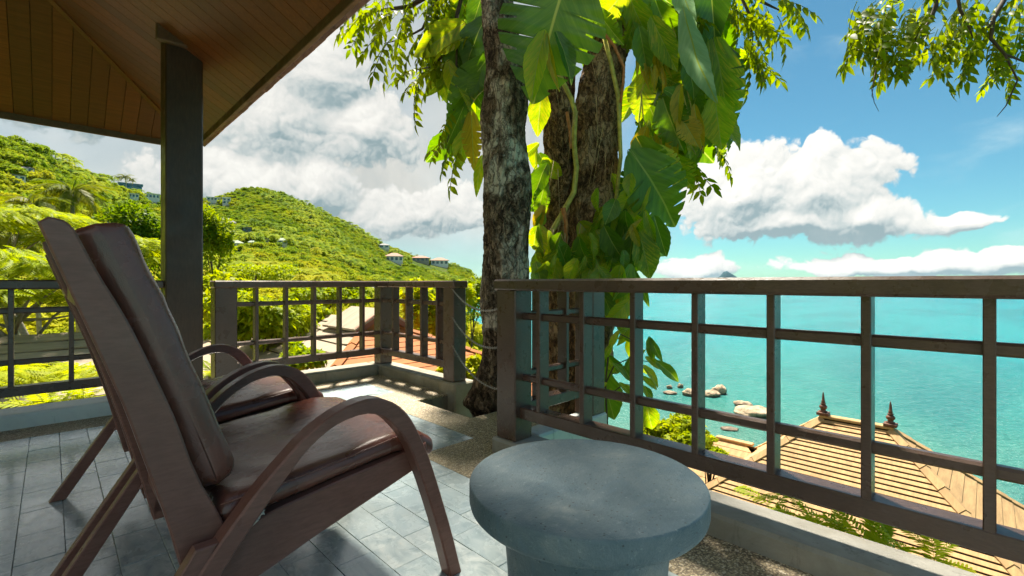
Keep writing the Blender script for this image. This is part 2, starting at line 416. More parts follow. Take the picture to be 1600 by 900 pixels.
def m_leaf(name, stops, transl=.35, rough=.42, uv=False, vari=None, transcol=None, hue=.06):
    """leaf: base colour varied from leaf to leaf, light shining through"""
    m, t, b = mat(name); r = orand(t)
    if uv:
        u = coords(t, 'UV'); sp = t.node('ShaderNodeSeparateXYZ'); t.put(sp.inputs[0], u)
        au = t.m('ABSOLUTE', sp.outputs[0]); vv = t.m('SUBTRACT', sp.outputs[1], t.m('MULTIPLY', au, .55))
        cmb = t.node('ShaderNodeCombineXYZ'); t.put(cmb.inputs[0], t.m('MULTIPLY', sp.outputs[0], 1.2)); t.put(cmb.inputs[1], t.m('MULTIPLY', vv, 9.0)); t.put(cmb.inputs[2], t.m('MULTIPLY', r, 37.0))
        fac = t.noise(cmb.outputs[0], 1.6, 5, .6, .3)
    else:
        v = wpos(t); fac = t.noise(v, 5.0, 3, .6)
    fac = t.m('ADD', fac, t.m('MULTIPLY', t.m('SUBTRACT', r, .5), .35))
    col = t.ramp(fac, stops)
    if uv:
        if vari: col = t.mix(t.rng(t.noise(cmb.outputs[0], 2.3, 4, .7, .6), vari[0], vari[0] + .05, 0, vari[2]), col, vari[1])
        vein = t.m('SINE', t.m('MULTIPLY', vv, 62.0))
        col = t.mix(t.rng(vein, .88, 1.0, 0, .14), col, (.20, .26, .04, 1))
        col = t.mix(t.rng(au, .012, .034, 1, 0), col, (.24, .30, .06, 1))
        bump(t, b, t.m('MULTIPLY', vein, .5), .10, .004)
    t.put(b.inputs['Base Color'], col); b.inputs['Roughness'].default_value = rough
    b.inputs['Specular IOR Level'].default_value = .45 if uv else .08
    tr = t.node('ShaderNodeBsdfTranslucent')
    hs = t.node('ShaderNodeHueSaturation'); hs.inputs['Hue'].default_value = .485; hs.inputs['Saturation'].default_value = 1.1; hs.inputs['Value'].default_value = 2.4; t.put(hs.inputs['Color'], col)
    t.l.new(hs.outputs[0], tr.inputs['Color'])
    mx = t.node('ShaderNodeMixShader'); mx.inputs[0].default_value = transl
    t.l.new(b.outputs[0], mx.inputs[1]); t.l.new(tr.outputs[0], mx.inputs[2])
    t.l.new(mx.outputs[0], t.n.get('Material Output').inputs[0])
    return m
m_leaf('vine_green', [(.2, (.045, .118, .011)), (.5, (.082, .18, .014)), (.8, (.15, .26, .02))], .38, .34, True, (.72, (.25, .26, .03, 1), .6))
m_leaf('vine_variegated', [(.2, (.085, .17, .012)), (.5, (.17, .275, .018)), (.8, (.31, .37, .026))], .50, .36, True, (.53, (.36, .34, .035, 1), .85))
m_leaf('vine_yellow', [(.2, (.26, .21, .012)), (.5, (.38, .30, .018)), (.8, (.16, .19, .016))], .40, .45, True, (.66, (.14, .24, .02, 1), .8))
m_leaf('vine_deep', [(.2, (.026, .085, .010)), (.5, (.045, .125, .013)), (.8, (.08, .17, .018))], .14, .28, True, (.74, (.25, .26, .03, 1), .5))
m_leaf('vine_silver', [(.2, (.13, .25, .12)), (.5, (.20, .33, .18)), (.8, (.28, .40, .24))], .3, .28, True, (.72, (.45, .50, .10, 1), .6))
m_leaf('tree_leaf', [(.15, (.045, .080, .007)), (.45, (.095, .140, .010)), (.75, (.16, .20, .013))], .58, .38)
m_leaf('lime_leaf', [(.15, (.105, .17, .007)), (.45, (.205, .265, .007)), (.75, (.31, .32, .009))], .36, .5)
m_leaf('bush_leaf', [(.15, (.045, .095, .007)), (.45, (.10, .165, .008)), (.75, (.185, .235, .009))], .38, .5)
m_leaf('yellow_leaf', [(.15, (.15, .22, .007)), (.45, (.26, .31, .008)), (.75, (.36, .36, .010))], .36, .5)
m_leaf('palm_leaf', [(.15, (.04, .075, .007)), (.45, (.09, .12, .010)), (.75, (.17, .17, .015))], .36, .4)
def m_forest():
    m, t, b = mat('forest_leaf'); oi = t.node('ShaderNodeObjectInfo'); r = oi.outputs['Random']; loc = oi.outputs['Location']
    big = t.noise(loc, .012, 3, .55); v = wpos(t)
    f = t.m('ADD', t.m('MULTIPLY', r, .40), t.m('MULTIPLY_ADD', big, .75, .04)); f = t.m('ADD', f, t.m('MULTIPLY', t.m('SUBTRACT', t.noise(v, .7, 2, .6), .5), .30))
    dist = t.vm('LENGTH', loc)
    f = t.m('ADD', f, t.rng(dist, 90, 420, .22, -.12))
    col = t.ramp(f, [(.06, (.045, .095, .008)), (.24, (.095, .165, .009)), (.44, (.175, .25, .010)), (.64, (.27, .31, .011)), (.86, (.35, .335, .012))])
    t.put(b.inputs['Base Color'], col); b.inputs['Roughness'].default_value = .8; b.inputs['Specular IOR Level'].default_value = .1
    tr = t.node('ShaderNodeBsdfTranslucent'); t.put(tr.inputs['Color'], t.vm('SCALE', col, scale=1.6)); mx = t.node('ShaderNodeMixShader'); mx.inputs[0].default_value = .35
    t.l.new(b.outputs[0], mx.inputs[1]); t.l.new(tr.outputs[0], mx.inputs[2]); t.l.new(mx.outputs[0], t.n.get('Material Output').inputs[0])
m_forest()
def m_simple(name, c, rough=.6, var=.25, sc=4.0, spec=.4, metal=0.0, bs=.1):
    m, t, b = mat(name); v = wpos(t)
    col = t.mix(t.rng(t.noise(v, sc, 5, .65), .3, .7), tuple(x*(1-var) for x in c) + (1,), tuple(min(1, x*(1+var)) for x in c) + (1,))
    t.put(b.inputs['Base Color'], col); b.inputs['Roughness'].default_value = rough; b.inputs['Specular IOR Level'].default_value = spec; b.inputs['Metallic'].default_value = metal
    if bs: bump(t, b, t.noise(v, sc*6, 4, .65), bs, .01)
    return m
m_simple('chain_steel', (.34, .32, .29), .35, .3, 60, .5, .9)
m_simple('twig', (.07, .05, .033), .8, .3, 20)
m_simple('vine_stem', (.42, .37, .07), .5, .35, 14)
m_simple('vine_root', (.40, .27, .12), .7, .3, 30)
m_simple('orange_root', (.42, .16, .045), .6, .3, 30)
m_simple('dead_leaf', (.17, .085, .03), .8, .4, 20)
m_simple('pale_branch', (.24, .205, .155), .8, .2, 9)
m_simple('house_white', (.75, .70, .62), .7, .06, .4)
m_simple('house_cream', (.33, .27, .20), .7, .08, .4)
m_simple('house_grey', (.17, .165, .155), .8, .15, .4)
m_simple('roof_terracotta', (.25, .085, .034), .7, .2, .8)
m_simple('roof_green', (.20, .27, .17), .7, .15, .8)
m_simple('roof_grey', (.12, .12, .12), .7, .2, .8)
m_simple('window_dark', (.05, .09, .11), .15, .2, 1, .6, 0, 0)
def m_shingle(name, c):
    m, t, b = mat(name); v = wpos(t); r = orand(t)
    st = t.noise(scaled(t, t.vm('ADD', v, t.vm('SCALE', (0, 3.0, 0), scale=r)), (.6, 5.0, .6)), 1.3, 5, .7)
    col = t.mix(t.rng(st, .3, .7), tuple(x*.74 for x in c) + (1,), tuple(x*1.18 for x in c) + (1,))
    col = t.mix(t.m('MULTIPLY', r, .25), col, tuple(x*.7 for x in c) + (1,))
    col = t.mix(t.rng(t.noise(v, .7, 6, .7, .5), .54, .72, 0, .5), col, (c[0]*.5, c[1]*.45, c[2]*.4, 1))
    t.put(b.inputs['Base Color'], col); b.inputs['Roughness'].default_value = .85
    bump(t, b, t.noise(scaled(t, v, (1, 8, 1)), 5, 5, .7), .3, .02)
m_shingle('roof_shingle', (.46, .285, .125))
m_shingle('roof_shingle_pale', (.36, .285, .20))
m_simple('roof_orange', (.38, .120, .026), .8, .18, 2.2)
m_simple('roof_underlay', (.045, .028, .016), .9, .2, 3)
m_simple('finial_clay', (.13, .055, .032), .55, .3, 9)
m_simple('roof_tile_clay', (.30, .17, .12), .7, .3, 8)
m_simple('bargeboard', (.20, .07, .035), .6, .2, 6)
def m_granite():
    m, t, b = mat('granite'); v = wpos(t); sp = t.node('ShaderNodeSeparateXYZ'); t.put(sp.inputs[0], v)
    n = t.noise(v, .8, 6, .7, .6); n2 = t.noise(scaled(t, v, (1, 1, .35)), 2.2, 6, .72)
    col = t.ramp(n, [(.3, (.26, .18, .105)), (.5, (.42, .31, .195)), (.7, (.54, .42, .29))])
    col = t.mix(t.rng(n2, .52, .66, 0, .75), col, (.075, .055, .04, 1))
    col = t.mix(t.rng(t.m('ADD', sp.outputs[2], t.m('MULTIPLY', n, .8)), SEA_LEVEL + .45, SEA_LEVEL + 1.0, .85, 0), col, (.05, .04, .028, 1))   # wet, weed-stained foot
    t.put(b.inputs['Base Color'], col); b.inputs['Roughness'].default_value = .8; bump(t, b, t.m('ADD', n2, n), .8, .25)
SEA_LEVEL = -14.0
m_granite()
m_simple('stuffing', (.66, .56, .48), .9, .2, 40)
m_simple('soil', (.20, .16, .10), .9, .4, .2)
m_simple('palm_trunk', (.34, .29, .22), .9, .3, 3)
m_simple('hazed_island', (.020, .060, .075), .9, .2, .004, .1, 0, 0)  # distance haze is put into this blue base colour
def m_terrain():
    m, t, b = mat('hill_ground'); v = wpos(t)
    n = t.noise(v, .03, 6, .65); n2 = t.noise(v, .25, 5, .7)
    col = t.ramp(t.m('ADD', t.m('MULTIPLY', n, .6), t.m('MULTIPLY', n2, .4)), [(.3, (.02, .04, .005)), (.5, (.05, .08, .007)), (.62, (.09, .10, .012)), (.74, (.15, .11, .06))])
    t.put(b.inputs['Base Color'], col); b.inputs['Roughness'].default_value = .95; b.inputs['Specular IOR Level'].default_value = .05
m_terrain()
def m_water():
    m, t, b = mat('sea_water'); v = wpos(t)
    dist = t.vm('LENGTH', v)
    sh = t.noise(v, .02, 4, .6, .8)
    d2 = t.m('ADD', dist, t.m('MULTIPLY', t.m('SUBTRACT', sh, .5), 60))
    col = t.ramp(t.rng(d2, 40, 700, 0, 1, 'LINEAR'), [(0, (.08, .19, .145)), (.05, (.030, .19, .165)), (.14, (.0, .20, .215)), (.5, (.0, .19, .213)), (1, (.0, .17, .20))])
    t.put(b.inputs['Base Color'], col); b.inputs['Roughness'].default_value = .2; b.inputs['IOR'].default_value = 1.33; b.inputs['Specular IOR Level'].default_value = .2
    stq = t.noise(scaled(t, v, (.35, 1.0, 1)), .05, 5, .65, .6)
    col = t.mix(t.rng(stq, .42, .68, 0, .55), col, (.0, .095, .115, 1))
    t.put(b.inputs['Base Color'], col)
    wv = scaled(t, v, (1.0, .45, 1))
    h = t.m('ADD', t.m('MULTIPLY', t.noise(wv, .45, 5, .6, .4), 1.0), t.m('MULTIPLY', t.noise(wv, 2.4, 4, .6), .6))
    bump(t, b, h, .9, 1.1)
m_water()

# ---------------------------------------------------------------- terrain and sea
SEA_Z = -14.0
RIDGE = [(-180,.05,300),(-120,.20,280),(-75,.30,300),(-60,.31,320),(-47.6,212,330),(-46.5,214,335),(-45.4,228,345),(-43.8,252,370),(-41.7,274,410),(-39.4,290,470),(-37,300,540),
         (-35.2,306,600),(-33.3,303,640),(-31.9,300,660),(-30.5,291,680),(-28.7,287,690),(-26.2,294,700),(-24.3,308,700),(-22.3,322,700),(-18.2,354,720),(-15.3,376,750),(-11.6,395,800),(-7.8,405,850),(-4.7,418,900),(-3.0,424,900),(0,.0,900)]
def ridge(phi):
    for (a, ea, ra), (b, eb, rb) in zip(RIDGE, RIDGE[1:]):
        if phi <= b:
            k = (phi - a) / (b - a); k = max(0, k)
            f = lambda e, p: ((442 - e) / 730.0 * math.cos(R(p)) if e > 1 else e)
            return f(ea, a) * (1 - k) + f(eb, b) * k, ra * (1 - k) + rb * k
    return 0.0, 900.0
def sstep(x, a, b):
    t = min(1, max(0, (x - a) / (b - a))); return t * t * (3 - 2 * t)
def ground(x, y):
    dep = x * CA + y * SA; rr = x * SA - y * CA
    r = math.hypot(x, y); phi = math.degrees(math.atan2(rr, dep))
    n = mnoise.noise(Vector((x * .02, y * .02, 0))) * 3 + mnoise.noise(Vector((x * .07, y * .07, 4))) * .8
    near = -3.2 - 6.5 * sstep(r, 6, 55)
    # land side
    E, RR = ridge(phi)
    if r < 60: zl = near
    else:
        s = (r - 60) / (RR - 60)
        e = -.162 + (E - .012 + .162) * (min(1, s) ** .52)
        zl = e * r + CAM_H
        if s > 1: zl = (E - .012) * RR - (r - RR) * .4
        zl += n * min(1, (r - 60) / 80) * .8
    zr = -3.6 - 7.6 * sstep(r, 5, 15) - 3.4 * sstep(r, 26, 52) - 9 * sstep(r, 52, 140) + n * .12 * sstep(r, 8, 30)
    k = sstep(phi, -5.2, -3.6)
    if abs(phi) > 120: k = sstep(abs(phi), 120, 170) * 0 + (1 if phi > 0 else 0)
    if abs(phi) > 150: k = .5 + (k - .5) * (180 - abs(phi)) / 30
    return zl * (1 - k) + zr * k
def hit(px, py, r0=25, r1=1200):
    d = ray(px, py); t = r0
    while t < r1:
        p = Vector((0, 0, CAM_H)) + d * t
        if p.z < ground(p.x, p.y): return p
        t *= 1.006
    return p
def build_terrain():
    rs = [2.5]
    while rs[-1] < 1500: rs.append(rs[-1] * 1.075)
    phis = []; a = -180.0
    while a < 180:
        phis.append(a); a += .5 if -56 < a < 6 else 3.0
    vs = []; fs = []
    for r in rs:
        for p in phis:
            x = r * math.cos(HEAD - R(p)); y = r * math.sin(HEAD - R(p)); vs.append((x, y, ground(x, y)))
    n = len(phis)
    for i in range(len(rs) - 1):
        for j in range(n):
            k = (j + 1) % n; fs.append((i*n+j, (i+1)*n+j, (i+1)*n+k, i*n+k))
    fs.append(tuple(reversed(range(n))))
    m = MB(); m.add(vs, fs, None, True)
    tag(m.build('terrain', MATS['hill_ground']), kind='structure')
    s = MB(); seg = 96; ringr = [0, 60, 200, 700, 3000, 12000, 40000]
    vv = [(0, 0, SEA_Z)]; ff = []
    for r in ringr[1:]:
        for k in range(seg): vv.append((r*math.cos(2*math.pi*k/seg), r*math.sin(2*math.pi*k/seg), SEA_Z))
    for k in range(seg): ff.append((0, 1+k, 1+(k+1) % seg))
    for i in range(len(ringr)-2):
        for k in range(seg):
            k2 = (k+1) % seg; a0 = 1+i*seg; b0 = a0+seg; ff.append((a0+k, b0+k, b0+k2, a0+k2))
    s.add(vv, ff); tag(s.build('sea', MATS['sea_water']), kind='structure')
build_terrain()

# ---------------------------------------------------------------- deck
def quad(m, x0, x1, y0, y1, z): m.add([(x0,y0,z),(x1,y0,z),(x1,y1,z),(x0,y1,z)], [(0,1,2,3)])
XR, YA, XB = 1.83, 4.46, 2.46            # faces of the sea-side rail, the hill-side rail and the short rail beside the tree
def build_deck():
    deck = empty('deck_floor', (0, 0, 0)); tag(deck, kind='structure')
    s = MB()
    for (x0, x1, y0, y1) in ((-3.2, 1.97, -3.0, 1.94), (-3.2, 2.10, 1.94, 4.70), (2.10, 2.62, 1.94, 2.54), (2.10, 2.62, 3.22, 4.70), (1.97, 2.62, 1.80, 1.94)):
        s.box((x0, y0, -.35), (x1, y1, -.012))
    s.build('slab', MATS['hole_wall'], deck)
    g = MB()
    for (x0, x1, y0, y1) in ((-3.2, 1.45, -3.0, 2.2), (-3.2, 1.845, 2.2, 3.6), (-3.2, 2.13, 3.6, 4.13)): quad(g, x0, x1, y0, y1, -.004)
    g.build('grout_bed', MATS['grout'], deck)
    p = MB()
    for (x0, x1, y0, y1) in ((1.45, 1.765, -3.0, 1.94), (1.45, 2.60, 1.94, 2.2), (1.845, 2.60, 2.2, 2.54), (1.845, 2.10, 2.54, 3.22), (1.845, 2.44, 3.22, 3.6), (2.13, 2.44, 3.6, 4.13), (-3.2, 2.44, 4.13, 4.42)):
        p.box((x0, y0, -.0118), (x1, y1, 0.0))
    p.build('pebble_border', MATS['pebble_wash'], deck)
    # slate tiles: 0.1285 x 0.25, running bond, long side along the chairs' row
    W, L = .1285, .252; tiles = []; col = 0
    x = 1.45 - 26 * W
    me_cache = []
    for v in range(4):
        b = MB(); rnd = random.Random(v); b.box((.0009, .0009, -.012), (W - .0009, L - .0009, 0), .0011); me_cache.append(b.mesh('tile')); me_cache[-1].materials.append(MATS['slate'])
    rnd = random.Random(3)
    while x < 2.12:
        off = (col % 2) * L * .5 + rnd.uniform(-.02, .02); y = -1.0 + off
        ymin = -1.0 if x < 1.449 else (2.2 if x < 1.844 else 3.6)
        while y < 4.13:
            y0, y1 = max(y, ymin), min(y + L, 4.13)
            if y1 - y0 > .03: tiles.append((x, y0, y1, abs((y0+y1)/2 - y - L/2) < .001))
            y += L
        x += W; col += 1
        if abs(x - 1.45) < .01: x = 1.4502
    def seen(t):
        c = Vector((t[0] + W/2, (t[1] + t[2])/2, 0)); d = c.x*CA + c.y*SA
        if d < .8: return 1e3 + c.length
        px = 800 + 730*(c.x*SA - c.y*CA)/d; py = 442 + 730*CAM_H/d
        return d + (0 if (-60 < px < 1100 and py < 960) else 100)
    tiles.sort(key=seen)
    rest = MB()
    for i, (x, y0, y1, full) in enumerate(tiles):
        xm = min(x + W, 1.45 if y0 < 2.19 else (1.845 if y0 < 3.59 else 2.13))
        dz = rnd.uniform(-.0012, .0006)
        if i < 300:
            if full and abs(xm - x - W) < .002:
                o = obj('tile', me_cache[i % 4], None, deck, (x, y0, dz)); o.rotation_euler = (rnd.uniform(-.003, .003), rnd.uniform(-.003, .003), 0)
            else:
                b = MB(); b.box((x+.0009, y0+.0009, -.012+dz), (xm-.0009, y1-.0009, dz), .0018); b.build('tile', MATS['slate'], deck)
        else: rest.box((x+.0009, y0+.0009, -.012+dz), (xm-.0009, y1-.0009, dz))
    tag(rest.build('further_tiles', MATS['slate'], deck), kind='stuff')
    # kerbs
    k = MB(); k.box((1.765, -3.0, -.3), (1.972, 1.96, .084), .012)
    tag(k.build('sea_side_kerb', MATS['curb_concrete']), 'long weathered concrete kerb under the sea-side railing', 'kerb')
    k = MB(); k.box((.90, 4.42, -.3), (2.42, 4.68, .0985), .012); tag(k.build('hill_side_kerb', MATS['corner_concrete']), 'stained tan kerb under the railing bay right of the column', 'kerb')
    k = MB(); k.box((-3.2, 4.418, -.3), (.898, 4.68, .098), .012)
    tag(k.build('hill_side_kerb', MATS['curb_painted']), 'pale painted kerb under the railing left of the column', 'kerb')
    k = MB(); k.box((2.42, 3.36, -.3), (2.64, 4.68, .098), .012); k.box((2.405, 3.12, -.95), (2.64, 3.357, .10), .012)
    tag(k.build('corner_kerb', MATS['corner_concrete']), 'short stained concrete kerb under the small railing beside the tree', 'kerb')
    k = MB(); k.box((1.975, 1.78, -.3), (2.66, 1.935, .082), .012)
    tag(k.build('stub_kerb', MATS['curb_painted']), 'pale kerb stub behind the first bay of the sea-side railing', 'kerb')
    h = MB(); h.box((2.06, 2.50, -1.2), (2.098, 3.26, -.36)); h.box((2.10, 3.222, -1.2), (2.404, 3.26, -.36)); h.box((2.10, 2.46, -1.2), (2.62, 2.538, -.36)); 
    tag(h.build('planting_well', MATS['hole_wall']), 'dark concrete well in the deck where the trunk rises', 'planting well')
    w = MB(); w.box((-3.2, 4.5, -6), (2.6, 4.66, -.352)); w.box((1.80, -3, -7), (1.96, 1.9, -.352)); w.box((2.45, 3.3, -6), (2.6, 4.49, -.352)); w.box((1.80, 1.91, -6), (2.05, 4.49, -.352))
    tag(w.build('retaining_wall', MATS['retaining_wall']), 'rough retaining wall carrying the deck above the slope', 'wall')
build_deck()

# ---------------------------------------------------------------- railings
Z_BR, Z_LM, Z_UM, Z_TR = (.205, .268), (.408, .446), (.747, .786), (.907, .97)
def baluster(parent, axis, a, b, wood_='rail_paint'):
    m = MB()
    if axis == 'Y': m.box((b, a, Z_BR[1]-.004), (b+.075, a+.027, Z_TR[0]+.003), .003)
    else: m.box((a, b, Z_BR[1]-.004), (a+.027, b+.075, Z_TR[0]+.003), .003)
    m.build('baluster', MATS[wood_], parent)
def rails(parent, axis, a0, a1, b, t0, t1):
    """bottom rail, two mid rails and the cap of a railing that runs along the axis from a0 to a1, face at b"""
    def bx(n, lo, hi, z, bev):
        m = MB()
        if axis == 'Y': m.box((b+lo, a0 if n != 'top_rail' else t0, z[0]), (b+hi, a1 if n != 'top_rail' else t1, z[1]), bev)
        else: m.box((a0 if n != 'top_rail' else t0, b+lo, z[0]), (a1 if n != 'top_rail' else t1, b+hi, z[1]), bev)
        m.build(n, MATS['rail_paint'], parent)
    bx('bottom_rail', -.002, .082, Z_BR, .004); bx('mid_rail', .018, .055, Z_LM, .008); bx('mid_rail', .018, .055, Z_UM, .008); bx('top_rail', -.045, .115, Z_TR, .010)
def post(parent, x0, y0, x1, y1, z0=.084):
    m = MB(); m.box((x0, y0, z0), (x1, y1, Z_TR[0]+.004), .006); m.build('post', MATS['rail_paint'], parent)
def build_rails():
    r = empty('railing', (XR, 0, .084)); tag(r, 'long dark brown wooden railing in front of the sea', 'railing', 'deck railings')
    r.location = (0, 0, 0)
    for y in (1.647, 1.363, 1.085, .804, .527, .252, -.021, -.30, -.58, -.86, -1.14, -1.42, -1.7): baluster(r, 'Y', y, XR)
    rails(r, 'Y', -2.2, 1.80, XR, -2.3, 1.965); post(r, 1.79, 1.79, 1.925, 1.94); post(r, 1.79, -2.3, 1.925, -2.16)
    r = empty('railing', (0, 0, 0)); tag(r, 'brown railing bay between the column and the corner, facing the hill', 'railing', 'deck railings')
    for px in (399, 446, 490, 530.5, 566.5):
        d = ray(px, 442); x = d.x / d.y * YA; baluster(r, 'X', x, YA)
    rails(r, 'X', 1.115, 2.462, YA, .945, 2.415); post(r, .957, YA-.02, 1.121, YA+.13, .098); post(r, 2.462, YA, 2.60, YA+.14, .098)
    r = empty('railing', (0, 0, 0)); tag(r, 'short brown railing from the corner post to the chains by the tree', 'railing', 'deck railings')
    for px in (614, 635.5, 658.5, 683): 
        d = ray(px, 442); baluster(r, 'Y', d.y / d.x * XB, XB)
    rails(r, 'Y', 3.335, 4.458, XB, 3.15, 4.60); post(r, 2.44, 3.18, 2.575, 3.335, .101)
    r = empty('railing', (0, 0, 0)); tag(r, 'brown railing left of the column behind the lounge chairs', 'railing', 'deck railings')
    for px in (12, 107.5): 
        d = ray(px, 442); baluster(r, 'X', d.x / d.y * YA, YA)
    for x in (-.49, -.77, -1.05, -1.33, -1.61, -1.89, .53): baluster(r, 'X', x, YA)
    rails(r, 'X', -2.2, .617, YA, -2.3, .617); post(r, -2.3, YA-.02, -2.16, YA+.13, .098)
    r = empty('railing', (0, 0, 0)); tag(r, 'two-post railing stub running seaward behind the first sea-side bay', 'railing', 'deck railings')
    yc = 1.845
    for x in (2.06, 2.30): baluster(r, 'X', x, yc)
    rails(r, 'X', 1.928, 2.51, yc, 1.947, 2.66); post(r, 2.505, 1.79, 2.64, 1.94, .083)
build_rails()
def build_column():
    c = empty('roof_column', (0, 0, 0)); tag(c, 'thick dark square timber column carrying the roof corner', 'column')
    m = MB(); m.box((.622, 4.402, .10), (.868, 4.63, 2.95), .010); m.build('shaft', MATS['column_paint'], c)
    m = MB(); m.box((.60, 4.38, 0.001), (.89, 4.419, .0995), .006); m.build('base_block', MATS['curb_concrete'], c)
    m = MB(); m.box((.56, 4.34, 2.78), (.93, 4.401, 2.90), .006); m.build('bracket', MATS['fascia_wood'], c)
build_column()

# ---------------------------------------------------------------- roof over the deck
XE, YE, ZE, TP = 1.187, 6.43, 2.53, .58
XF, YN = -2.3, 0.9                      # unseen far eaves, drawn in to let more light onto the deck
XM = (XE + XF)/2; RISE = XE - XM
def build_roof():
    r = empty('deck_roof', (0, 0, 0)); tag(r, 'overhanging timber roof with dark planked soffit at upper left', 'roof')
    def slab4(name, pts, th, mt, parent):
        m = MB(); n = len(pts)
        ar = sum(pts[i][0]*pts[(i+1) % n][1] - pts[(i+1) % n][0]*pts[i][1] for i in range(n))
        if ar < 0: pts = pts[::-1]
        vs = [(x, y, z) for x, y, z in pts] + [(x, y, z + th) for x, y, z in pts]
        fs = [tuple(reversed(range(n))), tuple(range(n, 2*n))] + [(i, (i+1) % n, (i+1) % n + n, i + n) for i in range(n)]
        m.add(vs, fs); return m.build(name, MATS[mt], parent)
    W = .128; g = .004
    def slope(ex, out, lo, hi, e0, e1):
        """planks of one slope: eave at ex on axis out (0 x, 1 y, sign), eave from e0 to e1, planks run up the slope"""
        ax, sg = out; a = e0
        while a < e1 - .02:
            b = min(a + W, e1); ends = []
            for q in (a + g, b):
                d = min(RISE, q - e0, e1 - q); ends.append(max(.022, d))
            pts = []
            for q, d in ((a + g, .02), (b, .02), (b, ends[1]), (a + g, ends[0])):
                c = ex - sg*d; z = ZE + TP*d
                pts.append((c, q, z) if ax == 0 else (q, c, z))
            if max(ends) > .06: slab4('plank', pts, .018, 'plank_wood', r)
            a += W
    slope(XE, (0, 1), 0, 0, YN, YE); slope(YE, (1, 1), 0, 0, XF, XE); slope(XF, (0, -1), 0, 0, YN, YE); slope(YN, (1, -1), 0, 0, XF, XE)
    zt = ZE + TP*RISE + .03; ya, yb = YN + RISE, YE - RISE; zl = ZE + .012; o = .05
    for pts in ([(XE+o, YN-o, zl), (XE+o, YE+o, zl), (XM, yb, zt), (XM, ya, zt)], [(XF-o, YE+o, zl), (XF-o, YN-o, zl), (XM, ya, zt), (XM, yb, zt)], [(XE+o, YE+o, zl), (XF-o, YE+o, zl), (XM, yb, zt)], [(XF-o, YN-o, zl), (XE+o, YN-o, zl), (XM, ya, zt)]):
        slab4('roof_boarding', pts, .05, 'roof_underlay', r)
    for a, b in (((XE-.018, YN, ZE-.05), (XE+.012, YE+.012, ZE+.052)), ((XF+.02, YE-.018, ZE-.05), (XE-.020, YE+.012, ZE+.052)), ((XF-.012, YN, ZE-.05), (XF+.018, YE+.012, ZE+.052)), ((XF+.02, YN-.012, ZE-.05), (XE-.020, YN+.018, ZE+.052))):
        m = MB(); m.box(a, b, .004); m.build('fascia', MATS['fascia_wood'], r)
    for (cx, cy, yy) in ((XE-.03, YE-.03, yb), (XF+.03, YE-.03, yb)):
        m = MB(); m.beam((cx, cy, ZE+.004), (XM, yy, ZE+TP*RISE-.012), .05, .014, .003); m.build('hip_batten', MATS['plank_wood'], r)
    rnd = random.Random(5); y = YE + .02
    while y > YN:                           # butts of the roof tiles along the sea-side eave
        w = .17; m = MB(); dz = rnd.uniform(-.002, .002); dx = rnd.uniform(0, .006)
        m.obox(Vector((XE-.04+dx, y-w/2, ZE+.105+dz)), Vector((.865,0,-.5)), Vector((0,1,0)), Vector((.5,0,.865)), Vector((.16, w/2-.004, .011)), .004)
        m.build('roof_tile', MATS['roof_tile_clay'], r); y -= w
build_roof()

# ---------------------------------------------------------------- lounge chairs (side outlines in metres, x forward, z up)
STILE_B = [(-.019,1.066),(.011,.977),(.101,.713),(.118,.656),(.150,.539),(.181,.427),(.211,.292),(.240,.170)]
STILE_F = [(.292,.170),(.300,.260),(.296,.360),(.286,.399),(.236,.510),(.199,.644),(.179,.700),(.133,.826),(.1045,.895),(.068,.970),(.040,1.040),(.030,1.062),(.016,1.075),(-.004,1.078)]
ARCH_O = [(.205,.270),(.240,.322),(.279,.373),(.349,.457),(.407,.513),(.458,.560),(.524,.600),(.589,.622),(.646,.627),(.700,.609),(.742,.578),(.775,.536),(.809,.471),(.841,.397),(.881,.278),(.923,.147),(.963,.0)]
ARCH_I = [(.262,.270),(.292,.315),(.324,.358),(.387,.436),(.425,.480),(.460,.520),(.505,.554),(.553,.577),(.620,.587),(.664,.575),(.697,.551),(.735,.507),(.764,.462),(.786,.411),(.827,.300),(.873,.159),(.917,.0)]
APRON = [(.235,.185),(.373,.222),(.494,.263),(.799,.354),(.870,.376),(.862,.436),(.780,.422),(.600,.402),(.408,.375),(.300,.345),(.250,.330)]
def smooth_poly(p, it=1):
    for _ in range(it):
        q = []
        for a, b in zip(p, p[1:]): q += [(.75*a[0]+.25*b[0], .75*a[1]+.25*b[1]), (.25*a[0]+.75*b[0], .25*a[1]+.75*b[1])]
        p = [p[0]] + q + [p[-1]]
    return p
def strip_prism(outer, inner, y0, y1, bev):
    """solid between an outer and an inner curve (same number of points), with chamfered long edges"""
    n = len(outer); vs = []; fs = []
    sec = []
    for o, i in zip(outer, inner):
        o, i = Vector(o), Vector(i); d = (i-o).normalized()*bev
        c = [(o, y0+bev), (o+d, y0), (i-d, y0), (i, y0+bev), (i, y1-bev), (i-d, y1), (o+d, y1), (o, y1-bev)]
        sec.append([(q[0].x, q[1], q[0].y) for q in c])
    for s in sec: vs += s
    for k in range(n-1):
        for j in range(8):
            j2 = (j+1) % 8; fs.append((k*8+j, k*8+j2, (k+1)*8+j2, (k+1)*8+j))
    fs += [tuple(reversed(range(8))), tuple((n-1)*8+j for j in range(8))]
    return vs, fs
